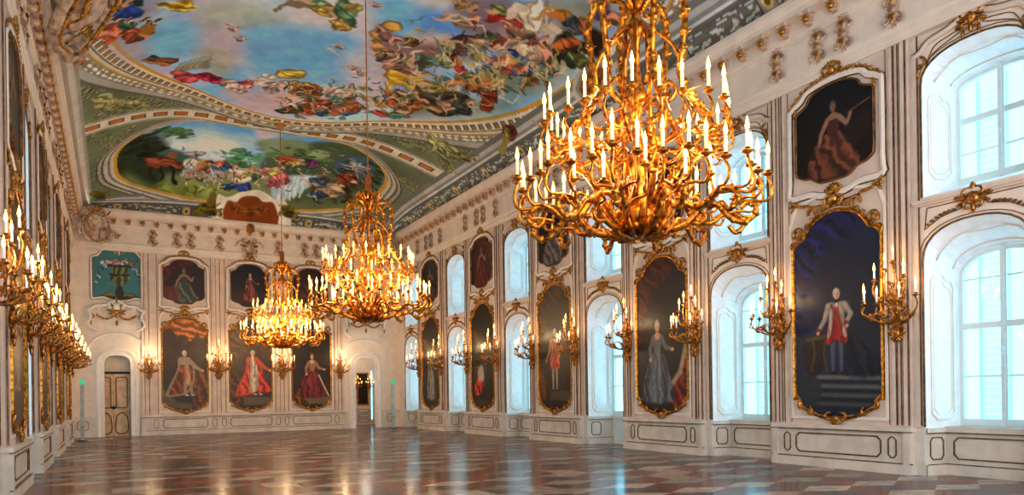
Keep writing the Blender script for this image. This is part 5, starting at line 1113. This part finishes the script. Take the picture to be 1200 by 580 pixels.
# sconce prototype, wall coordinates, base at the foot of the back plate
SC_ARMS = [(-.46, -.26, .70), (-.31, -.46, .62), (0, -.58, .58), (.31, -.46, .62), (.46, -.26, .70), (-.26, -.26, 1.02), (.26, -.26, 1.02), (0, -.36, 1.14), (0, -.14, 1.30)]
def make_sconce():
    t = empty('wall_sconce', (0, 0, 0))
    b = MB(); b.ball((0, -.04, .34), .10, .04, .20, 0, 8, 8); b.ball((0, -.05, .62), .06, .04, .26, 0, 8, 8); b.ball((0, -.06, .12), .055, .045, .12)
    b.tube(smooth_path([(0, -.05, .5), (0, -.09, .8), (0, -.06, 1.0), (0, -.12, 1.22)], 3), .022, 6)
    for sg in (-1, 1):
        for z, r in ((.14, .07), (.34, .10), (.55, .08), (.82, .07)): scroll(b, sg * r * 1.2, z, r, PI / 2, PI / 2 - sg * 4.4, .02, -.06)
        for z in (.06, .24, .44, .66, .9): leaf(b, sg * .04, z, .16, .06, PI / 2 - sg * .8, -.06)
    for k in range(5): leaf(b, 0, .10, .14, .05, PI * (1.2 + .15 * k), -.06)
    b.build('back_plate', M['bronze'], t)
    for i, (x, y, z) in enumerate(SC_ARMS):
        b = MB(); z0 = .40 if z < .8 else .70 if z < 1.2 else 1.12
        if i == 8: pth = [(0, -.10, z0), (0, -.13, 1.18), (0, -.14, z - .05)]
        else: pth = [(x * .06, -.06, z0), (x * .30, y * .38, z0 - .10), (x * .66, y * .70, z0 - .06), (x * .92, y * .95, z0 + .02), (x * 1.08, y * 1.06, z - .16), (x, y, z - .05)]
        pp = smooth_path(pth, 4); b.tube(pp, [.019 - .0055 * j / len(pp) for j in range(len(pp))], 6)
        if i != 8:
            q = pp[len(pp) // 2]
            for da in (-.6, .3, 1.2): b.ball((q[0], q[1], q[2] + .02), .07, .02, .02, da + (0 if x >= 0 else PI / 2), 6, 4)
            c1 = [(x * (.55 + .16 * math.cos(u)), y * (.58 + .16 * math.cos(u)), z0 + .02 + .07 * math.sin(u)) for u in np.linspace(-1.2, 3.6, 9)]; b.tube(c1, .010, 5)
        pan(b, (x, y, z)); b.build('arm', M['bronze'], t); candle(t, (x, y, z + .01), CA2, FLM2)
    return t
sc0 = make_sconce(); used = []
def place_sconce(loc, rz, label, s=1.):
    t = sc0 if not used else copy_tree(sc0); used.append(1)
    t.location = loc; t.rotation_euler = (0, 0, rz); t.scale = (s, s, s); tag(t, label, 'wall sconce', 'gilded candle sconces along the walls')
ZS = 2.24; SO = 1.23; lamps = []
WHO2 = {1: 'the man in white coat', 2: 'the woman in grey gown', 3: 'the man in orange red coat', 4: 'the portrait with the red cloak', 5: 'the farthest portrait of the window wall'}
for k in range(1, 6):
    for nm, o in (('left', 1), ('right', -1)):
        place_sconce((XR - .11, PIERS[k] + o * SO, ZS), -PI / 2, 'gilded wall sconce with burning candles just %s of %s' % (nm, WHO2[k])); lamps.append((XR - .62, PIERS[k] + o * SO, 3.25))
for i, (x, l) in enumerate(((1.23, 'between the closed door and the first end wall portrait'), (3.80, 'between the canopy portrait and the scarlet cloak portrait'), (6.34, 'between the scarlet cloak portrait and the wine red gown'), (8.84, 'between the wine red gown portrait and the open door'))):
    place_sconce((x, D - .11, ZS), 0, 'gilded end wall sconce ' + l, 1. if i in (1, 2) else .82); lamps.append((x, D - .62, 3.25))
LK = {1: 'at the left edge of the photo', 2: '', 3: '', 4: '', 5: ''}
n = 0; ORD = ['first', 'second', 'third', 'fourth', 'fifth', 'sixth', 'seventh', 'eighth', 'ninth']
for k in range(1, 6):
    for o in (-1, 1):
        if k == 1 and o < 0: continue
        place_sconce((XL + .11, PIERS[k] + o * SO, ZS), PI / 2, 'gilded sconce in the row on the left wall, %s from the near end' % ORD[n]); n += 1; lamps.append((XL + .62, PIERS[k] + o * SO, 3.25))
place_sconce((10.70, D + 3.48, 1.75), 0, 'small sconce in the room beyond, left of the mirror', .45); place_sconce((11.32, D + 3.48, 1.75), 0, 'small sconce in the room beyond, right of the mirror', .45)

ZB = 3.12
def pol(r, a, z): return (r * math.cos(a), r * math.sin(a), z - ZB)
def make_chandelier():
    t = empty('chandelier', (0, 0, 0)); G = M['brass']
    b = MB(); b.tube([(0, 0, 6.44 - ZB), (0, 0, 10.78 - ZB)], .016, 6); b.lathe([(.0, -.16), (.05, -.14), (.12, -.04), (.22, 0), (0, 0)], (0, 0, 10.79 - ZB), 14); b.build('hanging_rod', M['cord'], t)
    b = MB(); b.lathe([(0, 0), (.062, 0), (.074, .03), (.074, .40), (.05, .46), (0, .46)], (0, 0, 5.99 - ZB), 12); b.build('velvet_sleeve', M['velvet'], t)
    b = MB(); b.lathe([(0, 3.26), (.09, 3.30), (.14, 3.42), (.07, 3.55), (.05, 3.7), (.09, 3.8), (.12, 3.95), (.08, 4.1), (.045, 4.2), (.045, 4.5), (.10, 4.6), (.13, 4.72), (.06, 4.85), (.04, 5.0), (.04, 5.3), (.09, 5.42), (.10, 5.5), (.05, 5.6), (.06, 5.8), (.09, 5.9), (.08, 6.0), (0, 6.0)], (0, 0, -ZB), 12)
    for k in range(4): a = PI / 4 + k * PI / 2; b.tube([pol(.12, a, 3.5), pol(.15, a, 4.2), pol(.14, a, 4.6), pol(.11, a, 5.5)], .022, 6)
    b.build('stem', G, t)
    b = MB()
    for k in range(14):
        a = 2 * PI * k / 14; b.tube([pol(.05, a, 5.86), pol(.16, a, 5.93), pol(.26, a, 6.03), pol(.30, a, 5.96)], [.03, .04, .03, .008], 5); b.tube([pol(.05, a + .2, 5.95), pol(.10, a + .2, 6.05), pol(.15, a + .2, 6.12)], [.03, .025, .006], 5)
    b.build('crown', G, t)
    b = MB(); b.lathe([(0, 3.12), (.05, 3.13), (.07, 3.16), (.14, 3.19), (.25, 3.25), (.31, 3.35), (.28, 3.44), (.12, 3.50), (0, 3.50)], (0, 0, -ZB), 16)
    for k in range(12):
        a = 2 * PI * k / 12; b.tube([pol(.08, a, 3.16), pol(.22, a, 3.22), pol(.34, a, 3.36), pol(.40, a, 3.50), pol(.36, a, 3.54)], [.03, .045, .045, .03, .01], 6); b.ball(pol(.22, a + .26, 3.24), .045, .045, .045)
        b.tube([pol(.10, a + .13, 3.13), pol(.30, a + .13, 3.16), pol(.42, a + .13, 3.28)], [.02, .035, .008], 5)
    b.build('basket', G, t)
    for k in range(6):          # harp-shaped uprights with leafage
        a = 2 * PI * k / 6 + .2; b = MB()
        p = smooth_path([pol(.06, a, 5.66), pol(.22, a, 5.82), pol(.42, a, 5.82), pol(.53, a, 5.62), pol(.52, a, 5.3), pol(.47, a, 4.98), pol(.52, a, 4.72), pol(.68, a, 4.48), pol(.80, a, 4.28), pol(.74, a, 4.05), pol(.56, a, 3.88), pol(.42, a, 3.62), pol(.26, a, 3.42)], 5)
        n_ = len(p); b.tube(p, [.030 + .012 * math.sin(j * .9) ** 2 for j in range(n_)], 7)
        b.tube(smooth_path([pol(.10, a, 5.46), pol(.24, a, 5.38), pol(.40, a, 5.22), pol(.48, a, 5.04)], 4), .022, 6)
        b.tube(smooth_path([pol(.12, a, 4.62), pol(.30, a, 4.58), pol(.42, a, 4.70), pol(.36, a, 4.82), pol(.26, a, 4.76)], 4), .020, 6)
        b.tube(smooth_path([pol(.14, a, 4.0), pol(.34, a, 3.94), pol(.50, a, 4.10), pol(.42, a, 4.26), pol(.30, a, 4.18)], 4), .022, 6)
        r = random.Random(k)
        for j in range(8, n_ - 6, 3):
            q = Vector(p[j]); b.ball(q + Vector((r.uniform(-.03, .03), r.uniform(-.03, .03), .02)), .055, .045, .04, r.uniform(0, 3), 6, 4)
            b.tube([q, q + Vector((r.uniform(-.08, .08), r.uniform(-.08, .08), .05)), q + Vector((r.uniform(-.12, .12), r.uniform(-.12, .12), .10))], [.02, .022, .004], 5)
        b.build('harp_upright', G, t)
    for k in range(6):          # upper tier: four lights per arm
        a = 2 * PI * k / 6 + .2 + PI / 6; b = MB(); ca = []
        b.tube(smooth_path([pol(.12, a, 4.30), pol(.34, a, 4.12), pol(.58, a, 4.16), pol(.74, a, 4.28), pol(.70, a, 4.40), pol(.60, a, 4.36)], 5), [.03 - .0006 * j for j in range(26)], 6)
        for da, r in ((-.40, .96), (-.13, 1.03), (.13, 1.03), (.40, .96)):
            z = 4.38 + (.03 if abs(da) < .2 else 0)
            b.tube(smooth_path([pol(.60, a, 4.17), pol(.78, a + da * .6, 4.12), pol(r * .98, a + da, 4.14), pol(r + .05, a + da, 4.24), pol(r, a + da, z - .05)], 4), .016, 6); pan(b, pol(r, a + da, z)); ca.append(pol(r, a + da, z + .01))
            q = pol(r * .9, a + da * .9, 4.13); b.ball(q, .06, .05, .03, 0, 6, 4); b.tube(smooth_path([pol(r * .8, a + da * .8, 4.12), pol(r * .9, a + da * .8, 4.02), pol(r * 1.0, a + da * .8, 4.06), pol(r * .98, a + da * .8, 4.12)], 3), .012, 5)
        b.build('upper_arm', G, t)
        for p in ca: candle(t, p)
    for k in range(12):         # lower tier: heavy S-scrolls carrying three lights and one low inner light
        a = 2 * PI * k / 12 + .2; b = MB(); ca = []; dz = .05 if k % 2 else 0
        rz_ = ((.18, 3.48), (.34, 3.64), (.52, 3.56), (.66, 3.38), (.84, 3.33), (1.02, 3.44), (1.18, 3.43), (1.25, 3.31), (1.15, 3.23), (1.07, 3.31)) if k % 2 else ((.18, 3.34), (.34, 3.21), (.54, 3.27), (.70, 3.44), (.85, 3.42), (.98, 3.27), (1.13, 3.22), (1.24, 3.32), (1.17, 3.42), (1.08, 3.36))
        p = smooth_path([pol(r_, a, z_) for r_, z_ in rz_], 5)
        b.tube(p, [.043 - .020 * j / len(p) for j in range(len(p))], 7)
        b.tube(smooth_path([pol(.54, a, 3.27 if k % 2 == 0 else 3.54), pol(.66, a, 3.24 if k % 2 == 0 else 3.62), pol(.72, a, 3.32 if k % 2 == 0 else 3.56), pol(.64, a, 3.38 if k % 2 == 0 else 3.47), pol(.58, a, 3.32 if k % 2 == 0 else 3.52)], 4), .022, 6)
        for j in range(6, len(p) - 4, 4): b.ball(p[j], .05, .04, .035, j, 6, 4)
        for da, r, z in ((-.17, 1.28, 3.68), (0, 1.36, 3.70 + dz), (.17, 1.28, 3.68)):
            b.tube(smooth_path([pol(.98, a, 3.42), pol(1.14, a + da * .7, 3.44), pol(r - .02, a + da, 3.42), pol(r + .04, a + da, 3.52), pol(r, a + da, z - .05)], 4), .016, 6); pan(b, pol(r, a + da, z), .06); ca.append(pol(r, a + da, z + .01))
        a2 = a + PI / 12; r, z = .82, 3.58 + .12 * (k % 2)
        b.tube(smooth_path([pol(.66, a, 3.26), pol(.72, a + .1, 3.38), pol(.80, a2, 3.40), pol(r + .04, a2, 3.46), pol(r, a2, z - .05)], 4), .015, 6); pan(b, pol(r, a2, z)); ca.append(pol(r, a2, z + .01))
        b.build('lower_arm', G, t)
        for q in ca: candle(t, q)
    return t
ch = make_chandelier()
for i, (y, l) in enumerate(((WINS[1], 'nearest and largest looking gilded chandelier, hanging before the windows at upper right'), (WINS[3], 'middle one of three gilded chandeliers, hanging in the centre of the photo'), (WINS[5], 'farthest gilded chandelier, hanging before the end wall portraits'))):
    o = ch if i == 0 else copy_tree(ch); o.location = (5.125, y, ZB); o.rotation_euler = (0, 0, .35 * i); tag(o, l, 'chandelier', 'three gilded candle chandeliers')

# ------------------------------------------------------------------ light
def lamp(kind, name, loc, energy, col, **kw):
    l = bpy.data.lights.new(name, kind); l.energy = energy; l.color = col
    for k, v in kw.items(): setattr(l, k, v)
    o = bpy.data.objects.new(name, l); COL.objects.link(o); o.location = loc; return o
w_ = bpy.data.worlds.new('sky'); scn.world = w_; w_.use_nodes = True
SKYL = (.29, .80, 1.0); SKS = 3.1
w_.node_tree.nodes['Background'].inputs[0].default_value = (*SKYL, 1); w_.node_tree.nodes['Background'].inputs[1].default_value = SKS
for sx, X_ in ((1, XR + ND + 1.3), (-1, XL - ND - 1.3)):
    for w in WINS:
        for z, h in ((2.3, 3.2), (5.8, 2.6)):
            o = lamp('AREA', 'window_daylight', (X_, w, z), SKS * PI * 2.4 * h * 1.0, SKYL, shape='RECTANGLE', size=2.4, size_y=h); o.rotation_euler = (PI / 2, 0, sx * PI / 2)
WARM = (1, .72, .43)
for y, CH_E in ((WINS[1], CH1), (WINS[3], CH2), (WINS[5], CH3)):
    for k in range(6):
        a = 2 * PI * k / 6; lamp('POINT', 'chandelier_light', (5.125 + .78 * math.cos(a), y + .78 * math.sin(a), 3.86), CH_E, WARM, shadow_soft_size=.12)
        if k % 2: lamp('POINT', 'chandelier_light', (5.125 + .62 * math.cos(a), y + .62 * math.sin(a), 4.62), CH_E, WARM, shadow_soft_size=.12)
    lamp('POINT', 'chandelier_light', (5.125, y, 5.2), CH_E * .5, WARM, shadow_soft_size=.2)
for p in lamps: lamp('POINT', 'sconce_light', p, SC_E * (2. if p[1] > 30 else 1), WARM, shadow_soft_size=.10)
o = lamp('AREA', 'near_fill', (5.1, -.9, 4.6), NEAR_E, (.94, .97, 1), shape='RECTANGLE', size=11, size_y=7); o.rotation_euler = (PI / 2, 0, 0)  # unseen fill panel added at the near end to even out the hall
for sg, x_ in ((1, CXL + .22), (-1, CXR - .22)):
    o = lamp('AREA', 'cornice_fill', (x_, 16, 8.80), COVE_E, (1, .95, .88), shape='RECTANGLE', size=.10, size_y=31); o.rotation_euler = (PI, 0, 0); o.rotation_euler.rotate_axis('Y', sg * math.radians(-35))  # added strips above the cornice that brighten the vault, no real fittings
lamp('POINT', 'room_beyond_light', (10.6, D + 2.0, 3.4), 40, (1, .86, .7), shadow_soft_size=.3)
scn.view_settings.view_transform = 'Standard'; scn.view_settings.exposure = EXPO; scn.view_settings.gamma = .94
scn.cycles.use_denoising = True; scn.cycles.max_bounces = 8; scn.cycles.diffuse_bounces = 4; scn.cycles.glossy_bounces = 3; scn.cycles.sample_clamp_indirect = 4.
